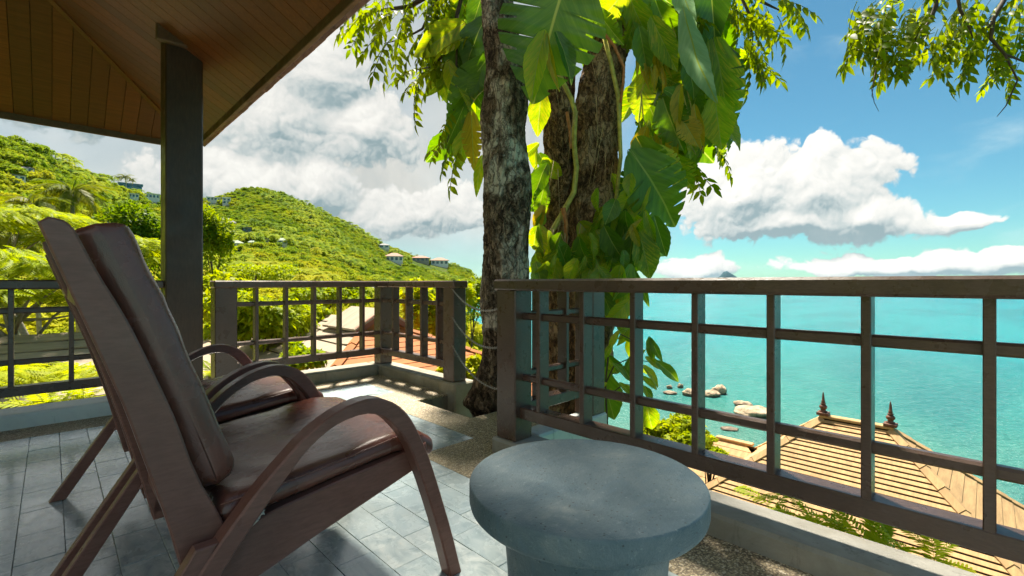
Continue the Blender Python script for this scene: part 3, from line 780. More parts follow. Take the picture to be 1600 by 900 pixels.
def cushion(front, back, y0, y1, rnd_r=.03, puff=.012, seed=0, ends=.02):
    """padded slab: two matching side curves (front/top and back/bottom), rounded over all edges"""
    N = 34; n = len(front)
    def curve(c, t):
        s = t*(n-1); i = min(n-2, int(s)); k = s-i; return Vector(c[i]).lerp(Vector(c[i+1]), k)
    U, V = 30, 26; vs = []; fs = []
    # rings round the slab section, swept in y
    def ring(yk):
        e = min(yk, 1-yk)*2; ew = 1 - max(0, 1 - (min(yk, 1-yk)*(y1-y0))/rnd_r)**2 if min(yk,1-yk)*(y1-y0) < rnd_r else 1.0
        ew = math.sqrt(max(0.0, ew)); return ew
    ys = []
    for k in range(V+1):
        a = k/V; ys.append(.5-.5*math.cos(math.pi*a) if k in (0, V) else (.5-.5*math.cos(math.pi*a))*.85+a*.15)
    M = 0
    for yk in ys:
        ew = ring(yk); pts = []
        for side in (0, 1):
            for i in range(U+1):
                t = i/U; t = (.5-.5*math.cos(math.pi*t))*.7+t*.3
                if side: t = 1-t
                f, b = curve(front, t), curve(back, t); mid = (f+b)/2; th = (f-b)/2; L = (curve(front, 1)-curve(front, 0)).length
                de = min(t, 1-t)*L; dy = min(yk, 1-yk)*(y1-y0)
                qa = max(0, 1-de/rnd_r); qb = max(0, 1-dy/rnd_r); ql = math.hypot(qa, qb); yk2 = yk
                if ql > 1:                       # pull the outline in round the four corners
                    qa /= ql; qb /= ql; t2 = rnd_r*(1-qa)/L; t = t2 if t < .5 else 1-t2; y2 = rnd_r*(1-qb)/(y1-y0); yk2 = y2 if yk < .5 else 1-y2
                    f, b = curve(front, t), curve(back, t); mid = (f+b)/2; th = (f-b)/2
                w = max(.03, math.sqrt(max(0, 1-min(1, qa*qa+qb*qb))))
                hw = th*w
                y = y0+(y1-y0)*yk2
                nz = mnoise.noise(Vector((t*9, y*9, side*7+seed)))*.0045 + mnoise.noise(Vector((t*26, y*22, side*3+seed)))*.0016
                pf = puff*(4*yk*(1-yk))**.6*(4*t*(1-t))**.5 if side == 0 else 0
                dirn = th.normalized()*(1 if side == 0 else -1)
                pts.append((mid + dirn*(hw.length + pf*w + nz*w), y))
        M = len(pts)
        vs += [(p.x, y, p.y) for p, y in pts]
    for k in range(V):
        for j in range(M):
            j2 = (j+1) % M; fs.append((k*M+j, (k+1)*M+j, (k+1)*M+j2, k*M+j2))
    fs += [tuple(range(M)), tuple(V*M+j for j in reversed(range(M)))]
    return vs, fs
def copy_tree(o, parent=None):
    c = o.copy(); link(c); c.parent = parent
    for ch in o.children: copy_tree(ch, c)
    return c
CW = .80
def make_chair():
    c = empty('lounge_chair', (0, 1.21, 0))
    ao, ai = smooth_poly(ARCH_O), smooth_poly(ARCH_I)
    for y in (0, CW-.055):
        m = MB(); m.add(*strip_prism(ao, ai, y, y+.055, .005)); o = m.build('arm', MATS['chair_wood'], c)
    bk = smooth_poly(STILE_B); fr = smooth_poly(STILE_F)
    for y in (.0565, CW-.0565-.036):
        m = MB(); m.prism(bk + fr, y, y+.036, .004); m.build('back_stile', MATS['chair_wood'], c)
        m = MB(); m.prism(APRON, y + (-.001 if y < .3 else .0), y+.036, .004); m.build('seat_rail', MATS['chair_wood'], c)
    for y in (.006, CW-.042):
        m = MB(); m.prism([(-.008, 0), (.046, 0), (.270, .362), (.226, .362)], y, y+.036, .003); m.build('rear_leg', MATS['chair_wood'], c)
    # boards between the stiles
    m = MB(); m.prism([(.062,.905),(.210,.40),(.222,.40),(.076,.905)], .0935, CW-.0935, .002); m.build('back_panel', MATS['chair_wood'], c)
    for (x, z) in ((.225,.30), (.034,.900)):
        m = MB(); m.box((x, .093, z), (x+.03, CW-.093, z+.07), .003); m.build('cross_rail', MATS['chair_wood'], c)
    m = MB(); m.box((.82, .094, .362), (.85, CW-.094, .412), .003); m.build('cross_rail', MATS['chair_wood'], c)
    m = MB(); m.prism([(.29,.352),(.85,.421),(.85,.433),(.29,.364)], .094, CW-.094, .002); m.build('seat_panel', MATS['chair_wood'], c)
    m = MB(); m.add(*cushion([(.118,1.092),(.150,1.003),(.204,.867),(.265,.690),(.345,.462)], [(.016,1.062),(.062,.960),(.110,.850),(.162,.700),(.240,.440)], .0945, CW-.0945, .036, .003, 1), None, True)
    m.build('back_cushion', MATS['leather'], c)
    m = MB(); m.add(*cushion([(.278,.430),(.420,.442),(.600,.462),(.756,.484),(.850,.470),(.905,.434)], [(.278,.366),(.420,.383),(.600,.404),(.756,.424),(.850,.412),(.892,.374)], .062, CW-.062, .028, .007, 4), None, True)
    s = m.build('seat_cushion', MATS['leather'], c)
    m = MB()                              # seam cord round the cushion edge
    pts = [(.285,.0635,.424)] + [(x, .0625, z) for x, z in ((.42,.4335),(.6,.4535),(.756,.4755),(.85,.4615))]
    m.tube(pts, .0028, 6); m.build('piping', MATS['leather'], s)
    return c
chair1 = make_chair()
tag(chair1, 'nearer brown lounge chair with bent arms and torn seat cushion', 'lounge chair', 'lounge chairs on the deck')
m = MB(); rn = random.Random(2)           # torn corner with stuffing showing, on the nearer chair only
for i in range(16):
    a = rn.uniform(0, 6.28); q = Vector((.352 + .018*math.cos(a), .058 - rn.uniform(0, .012), .392 + .020*math.sin(a)))
    m.tube([q, q + Vector((rn.uniform(-.012,.012), -rn.uniform(0, .008), rn.uniform(-.014,.012))), q + Vector((rn.uniform(-.016,.016), -.003, rn.uniform(-.02,.01)))], [.003, .0045, .001], 5)
torn = m.build('torn_stuffing', MATS['stuffing'], chair1)
chair2 = copy_tree(chair1); chair2.location = (0, 2.075, 0)
for ch in list(chair2.children):
    if ch.name.startswith('torn'): bpy.data.objects.remove(ch)
chair2['label'] = 'farther brown lounge chair next to the dark column'

# ---------------------------------------------------------------- round stone stool
def build_stool():
    prof = [(.0,0),(.19,0),(.198,.008),(.196,.03),(.196,.07),(.190,.13),(.187,.20),(.188,.26),(.193,.32),(.203,.368),(.217,.398),(.235,.410),(.258,.416),(.270,.421),(.277,.429),(.2795,.439),(.2795,.472),(.279,.4765),(.2775,.4795),(.275,.4805),(.22,.481),(.10,.4815),(.0,.4815)]
    s = empty('stone_stool', (.92, .68, 0)); tag(s, 'round blue-grey stone stool table with a waisted foot', 'stool')
    k = 11
    m = MB(); m.lathe(prof[1:k], seg=64); m.build('foot', MATS['stool_stone'], s)
    m = MB(); m.lathe([(.02,.402)] + prof[k:-1] + [(.01,.4815)], seg=96); m.build('top', MATS['stool_stone'], s)
build_stool()

# ---------------------------------------------------------------- chains across the gap by the trunk
def build_chain(z0, z1, sag, label):
    a = Vector((2.438, 3.20, z0)); b = Vector((1.93, 1.942, z1)); n = 62; m = MB()
    def pt(t): return a.lerp(b, t) + Vector((0, 0, -sag*4*t*(1-t)))
    for i in range(n):
        p, q = pt(i/n), pt((i+1)/n); c = (p+q)/2; ax = (q-p).normalized(); L = (q-p).length
        sd = ax.cross(Vector((0,0,1))).normalized(); up = sd.cross(ax)
        if i % 2: sd, up = up, sd
        ring = []
        for k in range(10):
            t = 2*math.pi*k/10; ring.append(c + ax*math.cos(t)*L*.72 + sd*math.sin(t)*.0062)
        ring.append(ring[0]); m.tube(ring, .0021, 5, False)
    tag(m.build('chain', MATS['chain_steel']), label, 'chain', 'chains between the posts')
build_chain(.90, .84, .11, 'uppermost steel chain hanging between the posts beside the trunk')
build_chain(.66, .60, .12, 'middle steel chain hanging between the posts beside the trunk')
build_chain(.42, .33, .12, 'lowest steel chain hanging between the posts beside the trunk')

# ---------------------------------------------------------------- roofs of the buildings below the deck
def slope_courses(parent, a, b, out, tp, S, step, gap, th, mt, rag=0.0, seed=0, nmax=60, s0=0.06):
    """courses of shingles on one hipped slope: ridge points a, b, outward unit vector, ends flaring at 45 degrees"""
    a, b, out = Vector(a), Vector(b), Vector(out); e = (b - a).normalized() if (b-a).length > 1e-3 else Vector((-out.y, out.x, 0))
    nrm = (out*tp + Vector((0,0,1))).normalized(); rnd = random.Random(seed); s = s0; i = 0
    while s < S and i < nmax:
        t0, t1 = s, min(s + step - gap, S)
        q = [a + out*t0 - e*t0 - Vector((0,0,tp*t0)), b + out*t0 + e*t0 - Vector((0,0,tp*t0)), b + out*t1 + e*t1 - Vector((0,0,tp*t1)), a + out*t1 - e*t1 - Vector((0,0,tp*t1))]
        m = MB(); n = 14 if rag else 1
        top0 = [q[0].lerp(q[1], k/n) for k in range(n+1)]; top1 = [q[3].lerp(q[2], k/n) + (out - Vector((0,0,tp)))*(rnd.uniform(-rag, rag)) for k in range(n+1)]
        lift = nrm*th
        vs = []
        for u, v in zip(top0, top1): vs += [u, v, u + lift*.35, v + lift]
        fs = []
        for k in range(n):
            o = k*4; fs += [(o+2, o+3, o+7, o+6), (o+1, o, o+4, o+5), (o+3, o+1, o+5, o+7), (o, o+2, o+6, o+4)]
        fs += [(0, 1, 3, 2), (n*4+1, n*4, n*4+2, n*4+3)]
        m.add(vs, fs); m.build('shingle_course', MATS[mt], parent); s += step; i += 1
def slope_sheet(parent, a, b, out, tp, S, mt, drop=.03, name='roof_plane', th=.06):
    a, b, out = Vector(a), Vector(b), Vector(out); e = (b - a).normalized() if (b-a).length > 1e-3 else Vector((-out.y, out.x, 0))
    z = Vector((0,0,-drop)); q = [a+z, b+z, b + out*S + e*S + Vector((0,0,-tp*S)) + z, a + out*S - e*S + Vector((0,0,-tp*S)) + z]
    m = MB(); dn = Vector((0,0,-th)); vs = q + [p + dn for p in q]
    m.add(vs, [(0,1,2,3),(7,6,5,4),(0,4,5,1),(1,5,6,2),(2,6,7,3),(3,7,4,0)]); return m.build(name, MATS[mt], parent)
def hip_caps(parent, p, d, tp, S, mt, w=.15, step=.62, name='hip_cap'):
    p = Vector(p); d = Vector(d); L = 0; ax = Vector((d.x, d.y, -tp)).normalized()
    sd = Vector((-d.y, d.x, 0)).normalized(); up = ax.cross(sd); up = up if up.z > 0 else -up
    k = 0; n = int(S/step)
    for i in range(n):
        a = p + Vector((d.x, d.y, -tp))*(i*step + .03); b = p + Vector((d.x, d.y, -tp))*((i+1)*step + .02)
        m = MB(); vs = []
        for q, h in ((a, .045), (b, .065)):
            vs += [q - sd*w - Vector((0,0,w*tp*.62)) + up*(h-.03), q - sd*w - Vector((0,0,w*tp*.62)) + up*h, q + up*(h+.02), q + sd*w - Vector((0,0,w*tp*.62)) + up*h, q + sd*w - Vector((0,0,w*tp*.62)) + up*(h-.03)]
        fs = [(0,1,6,5),(1,2,7,6),(2,3,8,7),(3,4,9,8),(4,0,5,9),(4,3,2,1,0),(5,6,7,8,9)]
        m.add(vs, fs); m.build(name, MATS[mt], parent)
def finial(p, label):
    prof = [(.10,0),(.10,.05),(.075,.06),(.06,.10),(.085,.15),(.105,.20),(.10,.26),(.07,.30),(.05,.32),(.072,.345),(.072,.37),(.05,.39),(.045,.43),(.058,.45),(.040,.48),(.034,.60),(.026,.72),(.012,.82),(.004,.86)]
    f = empty('roof_finial', p); tag(f, label, 'finial', 'finials on the pavilion ridge')
    m = MB(); m.lathe([(r*1.15, z*.80) for r, z in prof[:9]], seg=16); m.build('bulb', MATS['finial_clay'], f)
    m = MB(); m.lathe([(r*1.15, z*.80) for r, z in prof[8:]], seg=16); m.build('spire', MATS['finial_clay'], f)
    m = MB(); m.box((-.17,-.17,-.10), (.17,.17,0), .01); m.build('plinth', MATS['finial_clay'], f)
def build_pavilion():
    p = empty('sea_pavilion', (0, 0, 0)); tag(p, 'tan shingled pavilion roof below the railing beside the sea', 'pavilion')
    X, Y0, Y1, Z, tp, S = 18.8, 2.1, 3.9, -3.62, .85, 5.3
    a, b = (X, Y0, Z), (X, Y1, Z)
    slope_sheet(p, b, a, (-1,0,0), tp, S, 'roof_underlay'); slope_courses(p, b, a, (-1,0,0), tp, S, .132, .034, .030, 'roof_shingle', 0, 3, 60, .10)
    for (u, v, o) in ((a, a, (0,-1,0)), (b, b, (0,1,0)), (a, b, (1,0,0))):
        slope_sheet(p, u, v, o, tp, S, 'roof_underlay'); slope_courses(p, u, v, o, tp, S, .264, .010, .020, 'roof_shingle', 0, 5)
    for q, d in ((a, (-1,-1,0)), (b, (-1,1,0)), (a, (1,-1,0)), (b, (1,1,0))): hip_caps(p, q, d, tp, S, 'roof_shingle', .17, .42)
    m = MB(); m.box((X-.14, Y0-.1, Z-.03), (X+.14, Y1+.1, Z+.07), .02); m.build('ridge_cap', MATS['roof_shingle'], p)
    m = MB(); m.box((X-4.3, Y0-4.3, -13), (X+4.3, Y1+4.3, Z-tp*4.6)); m.build('wall', MATS['house_cream'], p)
    finial((X, Y1, Z+.16), 'slim reddish clay roof finial, farther one on the pavilion ridge, nearer the boulders')
    finial((X, Y0, Z+.16), 'slim reddish clay roof finial, nearer one on the pavilion ridge, right of the other')
    w = empty('pavilion_wing', (0, 0, 0)); tag(w, 'low plain tan roof wing left of the pavilion roof', 'roof')
    a, b = (20.2, 6.9, -5.62), (20.2, 8.0, -5.62)
    for (u, v, o) in ((b, a, (-1,0,0)), (b, b, (0,1,0)), (a, b, (1,0,0))):
        slope_sheet(w, u, v, o, .6, 3.6, 'roof_underlay'); slope_courses(w, u, v, o, .6, 3.6, .30, .008, .02, 'roof_shingle', 0, 8)
    hip_caps(w, b, (-1,1,0), .6, 3.6, 'roof_shingle', .15, .4); m = MB(); m.box((20.06,6.6,-5.66),(20.34,8.05,-5.55), .02); m.build('ridge_cap', MATS['roof_shingle'], w)
    m = MB(); m.box((17.6,6.9,-13),(22.8,10.4,-7.6)); m.build('wall', MATS['house_cream'], w)
build_pavilion()
def build_villa_roofs():
    v = empty('gabled_villa', (0, 0, 0)); tag(v, 'villa with pale ragged shingle slope and orange hipped end below the corner railing', 'villa')
    X, Y0, Y1, Z, tp, S = 5.9, 11.1, 17.0, .04, .47, 4.2
    a, b = (X, Y0, Z), (X, Y1, Z)
    slope_sheet(v, b, a, (-1,0,0), tp, S, 'roof_underlay'); slope_courses(v, b, a, (-1,0,0), tp, S, .36, .030, .045, 'roof_shingle_pale', .035, 6)
    slope_sheet(v, a, a, (0,-1,0), tp, S, 'roof_underlay'); slope_courses(v, a, a, (0,-1,0), tp, S, .20, .006, .016, 'roof_orange', 0, 7, 60, .55)  # one roof: differing light on its slopes is put into the two colours
    slope_sheet(v, a, b, (1,0,0), tp, S, 'roof_orange')
    hip_caps(v, a, (-1,-1,0), tp, S, 'roof_orange', .10, .35); hip_caps(v, a, (1,-1,0), tp, S, 'roof_orange', .10, .35)
    # small carved gable at the ridge end
    for s in (-1, 1):
        m = MB(); m.beam((X, Y0-.62, Z+.20), (X+s*.75, Y0-.62, Z-.26), .07, .17, .01); m.build('bargeboard', MATS['bargeboard'], v)
        m = MB(); m.add([(X, Y0-.66, Z+.22), (X+s*.8, Y0-.66, Z-.24), (X+s*.8, Y0+1.2, Z-.24), (X, Y0+1.2, Z+.22)] + [(X, Y0-.66, Z+.27), (X+s*.8, Y0-.66, Z-.19), (X+s*.8, Y0+1.2, Z-.19), (X, Y0+1.2, Z+.27)],
              [(0,1,2,3),(7,6,5,4),(0,4,5,1),(1,5,6,2),(2,6,7,3),(3,7,4,0)]); m.build('gablet_roof', MATS['roof_shingle_pale'], v)
    m = MB(); m.prism([(X-.7, Z-.32), (X+.7, Z-.32), (X, Z+.14)], Y0-.56, Y0-.5); m.build('gable_panel', MATS['roof_orange'], v)
    m = MB(); m.box((X-3.4, Y0-3.0, -9), (X+3.4, Y1+2, Z-tp*3.7)); m.build('wall', MATS['house_cream'], v)
    w = empty('shingled_villa', (0, 0, 0)); tag(w, 'pale pinkish shingled villa roof seen through branches behind the left railing', 'villa')
    a, b = (-3.2, 18.5, -.45), (1.6, 18.5, -.45)
    slope_sheet(w, a, b, (0,-1,0), .55, 4.6, 'roof_underlay'); slope_courses(w, a, b, (0,-1,0), .55, 4.6, .38, .03, .045, 'roof_shingle_pale', .03, 9)
    for (u, q, o) in ((b, b, (1,0,0)), (a, a, (-1,0,0)), (b, a, (0,1,0))): slope_sheet(w, u, q, o, .55, 4.6, 'roof_shingle_pale')
    hip_caps(w, b, (1,-1,0), .55, 4.6, 'roof_shingle_pale', .14, .5)
    m = MB(); m.box((-6, 14.8, -9), (5, 22.4, -2.75)); m.build('wall', MATS['house_cream'], w)
build_villa_roofs()

# ---------------------------------------------------------------- the trees beside the deck
def trunk_mesh(path, sides=72, rows=220, amp=.03, seed=0, fr=9.0):
    """path: (point, radius) list; bark plates and hollows are real relief"""
    pts = [Vector(p) for p, r in path]; rr = [r for p, r in path]; n = len(pts)
    def at(t):
        s = t*(n-1); i = min(n-2, int(s)); k = s-i
        p0, p1, p2, p3 = pts[max(i-1,0)], pts[i], pts[i+1], pts[min(i+2,n-1)]
        p = .5*((2*p1) + (p2-p0)*k + (2*p0-5*p1+4*p2-p3)*k*k + (3*p1-p0-3*p2+p3)*k**3)
        kk = k*k*(3-2*k); return p, rr[i]*(1-kk) + rr[i+1]*kk
    vs = []; fs = []
    for j in range(rows+1):
        p, r = at(j/rows)
        for i in range(sides):
            a = 2*math.pi*i/sides; d = Vector((math.cos(a), math.sin(a), 0)); q = p + d*r
            sv = Vector((q.x*fr, q.y*fr, q.z*fr*.42 + seed*7))
            wv = mnoise.noise_vector(sv*.6)*.9
            n1 = mnoise.noise(sv + wv); n2 = mnoise.noise((sv + wv)*2.6); n3 = mnoise.noise(Vector((q.x*3, q.y*3, q.z*2.2 + seed*3)))
            n4 = abs(mnoise.noise(Vector((q.x*30, q.y*30, q.z*9))))
            h = n1*.5 - abs(n2)*.75 + n3*.9 - n4*.35
            vs.append(q + d*h*amp)
    for j in range(rows):
        for i in range(sides):
            k = (i+1) % sides; fs.append((j*sides+i, j*sides+k, (j+1)*sides+k, (j+1)*sides+i))
    fs.append(tuple(rows*sides+i for i in range(sides))); m = MB(); m.add(vs, fs, None, True); return m
def pxpath(lst, t):                        # surveyed stem: (px, py, half width px) at a depth
    return [(P(x, y, t), w/730.0*t) for x, y, w in lst]
def leaflet(m, base, d, n, L, w, fold=.25):
    """one pointed leaflet: six triangles, folded along its midrib and drooping"""
    s = d.cross(n).normalized()
    p = [base, base + d*L*.32 - n*L*.02, base + d*L*.68 - n*L*.07, base + d*L - n*L*.17]
    l1 = p[1] + s*w*.5 + n*w*fold; r1 = p[1] - s*w*.5 + n*w*fold; l2 = p[2] + s*w*.40 + n*w*fold*.8; r2 = p[2] - s*w*.40 + n*w*fold*.8
    m.add([p[0], p[1], p[2], p[3], l1, r1, l2, r2], [(0,1,4),(0,5,1),(1,2,6,4),(1,5,7,2),(2,3,6),(2,7,3)], None, True)
def spray_mesh(seed, L=.34, pairs=5, ll=.088, lw=.040):
    r = random.Random(seed); m = MB(); stem = []
    d = Vector((1,0,0)); p = Vector((0,0,0)); N = pairs*2+1
    for i in range(N):
        stem.append(p.copy()); d = (d + Vector((0, r.uniform(-.08,.08), -.07))).normalized(); p = p + d*L/N
    stem.append(p.copy())
    m.tube(stem, [.0028]*(len(stem)-1) + [.0012], 4, False)
    for i in range(2, N, 2):
        for s in (-1, 1):
            q = stem[i]; dd = (Vector((.55, s*.75, -.60 + r.uniform(-.35,.3)))).normalized()
            nn = Vector((r.uniform(-.25,.25), r.uniform(-.25,.25), 1)).normalized()
            leaflet(m, q, dd, nn, ll*r.uniform(.8,1.15), lw*r.uniform(.85,1.15), r.uniform(.08,.3))
    leaflet(m, stem[-1], (stem[-1]-stem[-2]).normalized(), Vector((0,0,1)), ll*1.1, lw)
    return m.mesh('leaf_spray')
SPRAYS = [spray_mesh(i) for i in range(8)]
for me in SPRAYS: me.materials.append(MATS['tree_leaf'])
def put_spray(parent, p, yaw, pitch, sc, rnd, me=None):
    o = obj('leaf_spray', me or SPRAYS[rnd.randrange(8)], None, parent, p); o.rotation_euler = (rnd.uniform(-.5,.5), pitch, yaw); o.scale = (sc,)*3; return o
t1 = empty('tall_tree', P(768, 655, 3.62)); t1.location = (0,0,0)
tag(t1, 'tree with a single rough grey trunk growing through the deck', 'tree')
trunk_mesh(pxpath([(772,720,24),(768,652,28),(764,628,37),(770,600,31),(779,560,29),(786,500,33),(790,440,37),(791,400,38),(791,340,38),(791,280,38),(790,220,37),(790,160,36),(788,100,33),(782,50,29),(776,0,27),(772,-60,26),(766,-160,25),(750,-330,23)], 3.62), 84, 240, .040, 1).build('trunk', MATS['bark_grey'], t1)
t2 = empty('forked_tree', (0,0,0)); tag(t2, 'forked brown-barked tree wrapped in a climbing vine', 'tree')
trunk_mesh(pxpath([(884,760,40),(884,640,40),(884,520,38),(882,430,36),(878,360,32),(875,290,27),(874,210,25),(876,120,25),(872,40,24),(866,-60,23),(850,-250,20)], 4.35), 60, 190, .040, 2).build('trunk', MATS['bark_brown'], t2)
trunk_mesh(pxpath([(905,760,44),(908,640,46),(910,520,46),(913,430,46),(922,350,42),(927,280,39),(931,210,38),(937,130,37),(948,80,34),(975,0,27),(1000,-80,26),(1040,-250,22)], 4.30), 64, 190, .044, 3).build('trunk', MATS['bark_brown'], t2)
def branch(parent, lst, t, r0, r1, mt='twig', name='branch'):
    pts = [P(x, y, t if len(q) == 0 else q[0]) for x, y, *q in lst]; n = len(pts); m = MB()
    m.tube(pts, [r0 + (r1-r0)*i/(n-1) for i in range(n)], 7); return m.build(name, MATS[mt], parent)
branch(t1, [(768,-120,3.6),(735,-60,3.9),(690,-20,4.2),(640,10,4.4),(600,15,4.5),(560,22,4.6)], 4, .045, .006)
branch(t1, [(735,-60,3.9),(715,20,4.1),(700,80,4.2),(672,105,4.3),(645,110,4.4)], 4, .022, .004)
branch(t1, [(690,-20,4.2),(660,45,4.3),(632,60,4.4),(600,68,4.45)], 4, .016, .004)
branch(t1, [(715,20,4.1),(712,150,4.1),(704,200,4.1),(696,232,4.1)], 4, .012, .003)
branch(t2, [(1000,-90,4.3),(1080,-60,4.3),(1150,-20,4.4),(1195,5,4.5),(1222,18,4.5)], 4, .04, .005)
branch(t2, [(1150,-20,4.4),(1175,30,4.4),(1172,70,4.4),(1168,95,4.4)], 4, .016, .003)
branch(t2, [(1040,-200,4.3),(1200,-160,3.8),(1400,-80,3.5),(1560,-30,3.4),(1700,20,3.4)], 4, .06, .02)
branch(t2, [(1470,-55,3.45),(1462,10,3.5),(1452,35,3.5),(1430,60,3.5),(1395,68,3.5),(1375,62,3.5)], 4, .020, .004)
branch(t2, [(1490,-40,3.45),(1500,15,3.4),(1515,45,3.4),(1520,60,3.4)], 4, .014, .004)
branch(t2, [(1580,-20,3.4),(1552,30,3.4),(1548,60,3.4),(1570,85,3.4),(1610,100,3.4)], 4, .018, .006)
branch(t2, [(1570,85,3.4),(1590,125,3.4),(1572,165,3.4),(1558,182,3.4)], 4, .008, .002)
for a in (((1368,110),(1362,140),(1366,160),(1373,174)), ((1369,110),(1366,128),(1362,150),(1366,156)), ((1430,60),(1440,70),(1434,90),(1438,110)), ((1437,62),(1446,72),(1450,82)), ((1098,228),(1093,243),(1089,247))):
    branch(t2, [(x, y) for x, y in a], 3.5, .0035, .0015, 'twig', 'hanging_twig')
rs = random.Random(11)
def spray_cloud(parent, spots, t, tt, seed, k=1.0):
    r = random.Random(seed)
    for (x0, y0, x1, y1, n, yaw) in spots:
        for i in range(n):
            x, y = r.uniform(x0, x1), r.uniform(y0, y1); p = P(x, y, t + r.uniform(-tt, tt))
            put_spray(parent, p, HEAD + R(yaw) + r.uniform(-1.1, 1.1), R(18) + r.uniform(-.2, .8), r.uniform(.75, 1.25)*k, r)
# yaw 90 points left in the picture, -90 right
spray_cloud(t1, [(565,-20,720,25,16,90),(600,-60,760,0,12,90),(560,8,640,35,9,100),(610,40,700,75,11,95),(640,80,715,115,8,95),(645,105,700,130,4,100),(690,20,755,90,11,80),(655,0,740,60,11,90),(700,170,725,205,6,100),(700,200,730,235,5,100),(640,-90,760,-20,10,90)], 4.3, .35, 21)
spray_cloud(t2, [(1120,-25,1200,10,11,-80),(1140,5,1190,45,8,-90),(1165,-10,1225,25,9,-90),(1150,45,1185,80,8,-90),(1165,80,1185,100,3,-100),(1040,-20,1110,30,8,-90),(985,-10,1050,40,10,-60),(830,240,860,300,4,0),(990,170,1110,260,8,-80)], 4.4, .3, 22)
spray_cloud(t2, [(1350,-10,1450,70,4,85),(1440,0,1600,80,8,60),(1360,-15,1440,20,14,80),(1345,25,1420,60,14,90),(1370,50,1410,85,8,100),(1440,-10,1530,40,18,60),(1460,35,1530,75,12,60),(1530,-10,1620,50,14,40),(1520,40,1600,90,12,60),(1560,85,1620,115,4,60),(1330,-10,1370,12,3,90),(1430,-90,1640,-20,16,60),(1340,0,1420,60,8,90),(1450,10,1600,70,10,60)], 3.5, .25, 23, .80)

# ---------------------------------------------------------------- the climbing vine
def vine_leaf_mesh(split=0.0, n=28, heart=.22, cup=.12, seed=0, wide=1.0):
    """broad leaf of unit length along +x, unit width across y, folded at the midrib; split > 0 cuts slots between the side veins"""
    r = random.Random(seed); m = MB(); J = 6
    def half(v):                             # outline
        w = math.sin(math.pi*min(1, max(0, v))**.72)**.8 if 0 < v < 1 else 0
        return .5*wide*(w*(1 - .12*v) + .02)
    nseg = 8
    for s in (-1, 1):
        rows = []
        for i in range(n*2+1):
            v = i/(n*2); row = []
            ph = v*nseg - math.floor(v*nseg); edge = min(ph, 1-ph)
            cut = 0.0
            if split > 0 and .14 < v < .92 and edge < .13: cut = split*(1 - edge/.13)
            w = half(v)
            if not split: w *= 1 + .03*math.sin(v*40 + seed) 
            for j in range(J+1):
                u = j/J*(1 - cut*.80)
                sweep = u*w*.55                # side veins run towards the tip
                back = -heart*math.exp(-((v)/.10)**2)*u*1.1
                x = v + back*.6 + sweep*(1 - v)*.35
                y = s*u*w*(1.0)
                z = abs(y)*cup*1.6 - .30*v*v + (.005 if not split else .008)*math.sin(v*nseg*2*math.pi)*u + mnoise.noise(Vector((v*3, y*4, seed)))*.035 - .25*max(0, abs(y)-.25)**2*4
                row.append(((x, y, z), (s*u*w*2, v)))
            rows.append(row)
        vs = [q[0] for row in rows for q in row]; uv = [q[1] for row in rows for q in row]; fs = []
        for i in range(len(rows)-1):
            for j in range(J):
                a = i*(J+1)+j; f = (a, a+1, a+J+2, a+J+1); fs.append(f if s < 0 else f[::-1])
        m.add(vs, fs, uv, True)
    return m.mesh('leaf')
LEAVES = {}
for k, (sp, wd, cp) in enumerate(((0, .82, .14), (0, .70, .22), (.9, .95, .10), (.75, .80, .16), (0, .42, .18), (0, .92, .08))):
    for mt in ('vine_green', 'vine_deep', 'vine_variegated', 'vine_yellow', 'vine_silver'):
        me = vine_leaf_mesh(sp, 30 if sp else 14, .24, cp, k, wd); me.materials.append(MATS[mt]); LEAVES[(k, mt)] = me
vine = empty('climbing_vine', (0,0,0)); tag(vine, 'climbing vine with huge green and yellow leaves over the forked trunks', 'vine')
def put_leaf(b, tip, t, kind, mt, roll=0.0, tilt=0.0, w=1.0, dt=0.0, parent=None, nm='leaf'):
    """leaf from its stalk end to its tip, blade turned towards the open side of the deck"""
    p = P(b[0], b[1], t); q = P(tip[0], tip[1], t + dt); x = (q-p); L = x.length; x.normalize()
    view = (p - Vector((0,0,CAM_H))).normalized()
    z = (-view + Vector((0,0,.35))); z = (z - x*z.dot(x)).normalized()
    z = Matrix.Rotation(roll, 3, x) @ z; y = z.cross(x)
    o = obj(nm, LEAVES[(kind, mt)], None, parent or vine)
    M = Matrix((x*L, y*L*w, z*L)).transposed().to_4x4(); M.translation = p; o.matrix_local = M
    return o
Dp = 'vine_deep'; G, V, Yl, Sv = 'vine_green', 'vine_variegated', 'vine_yellow', 'vine_silver'
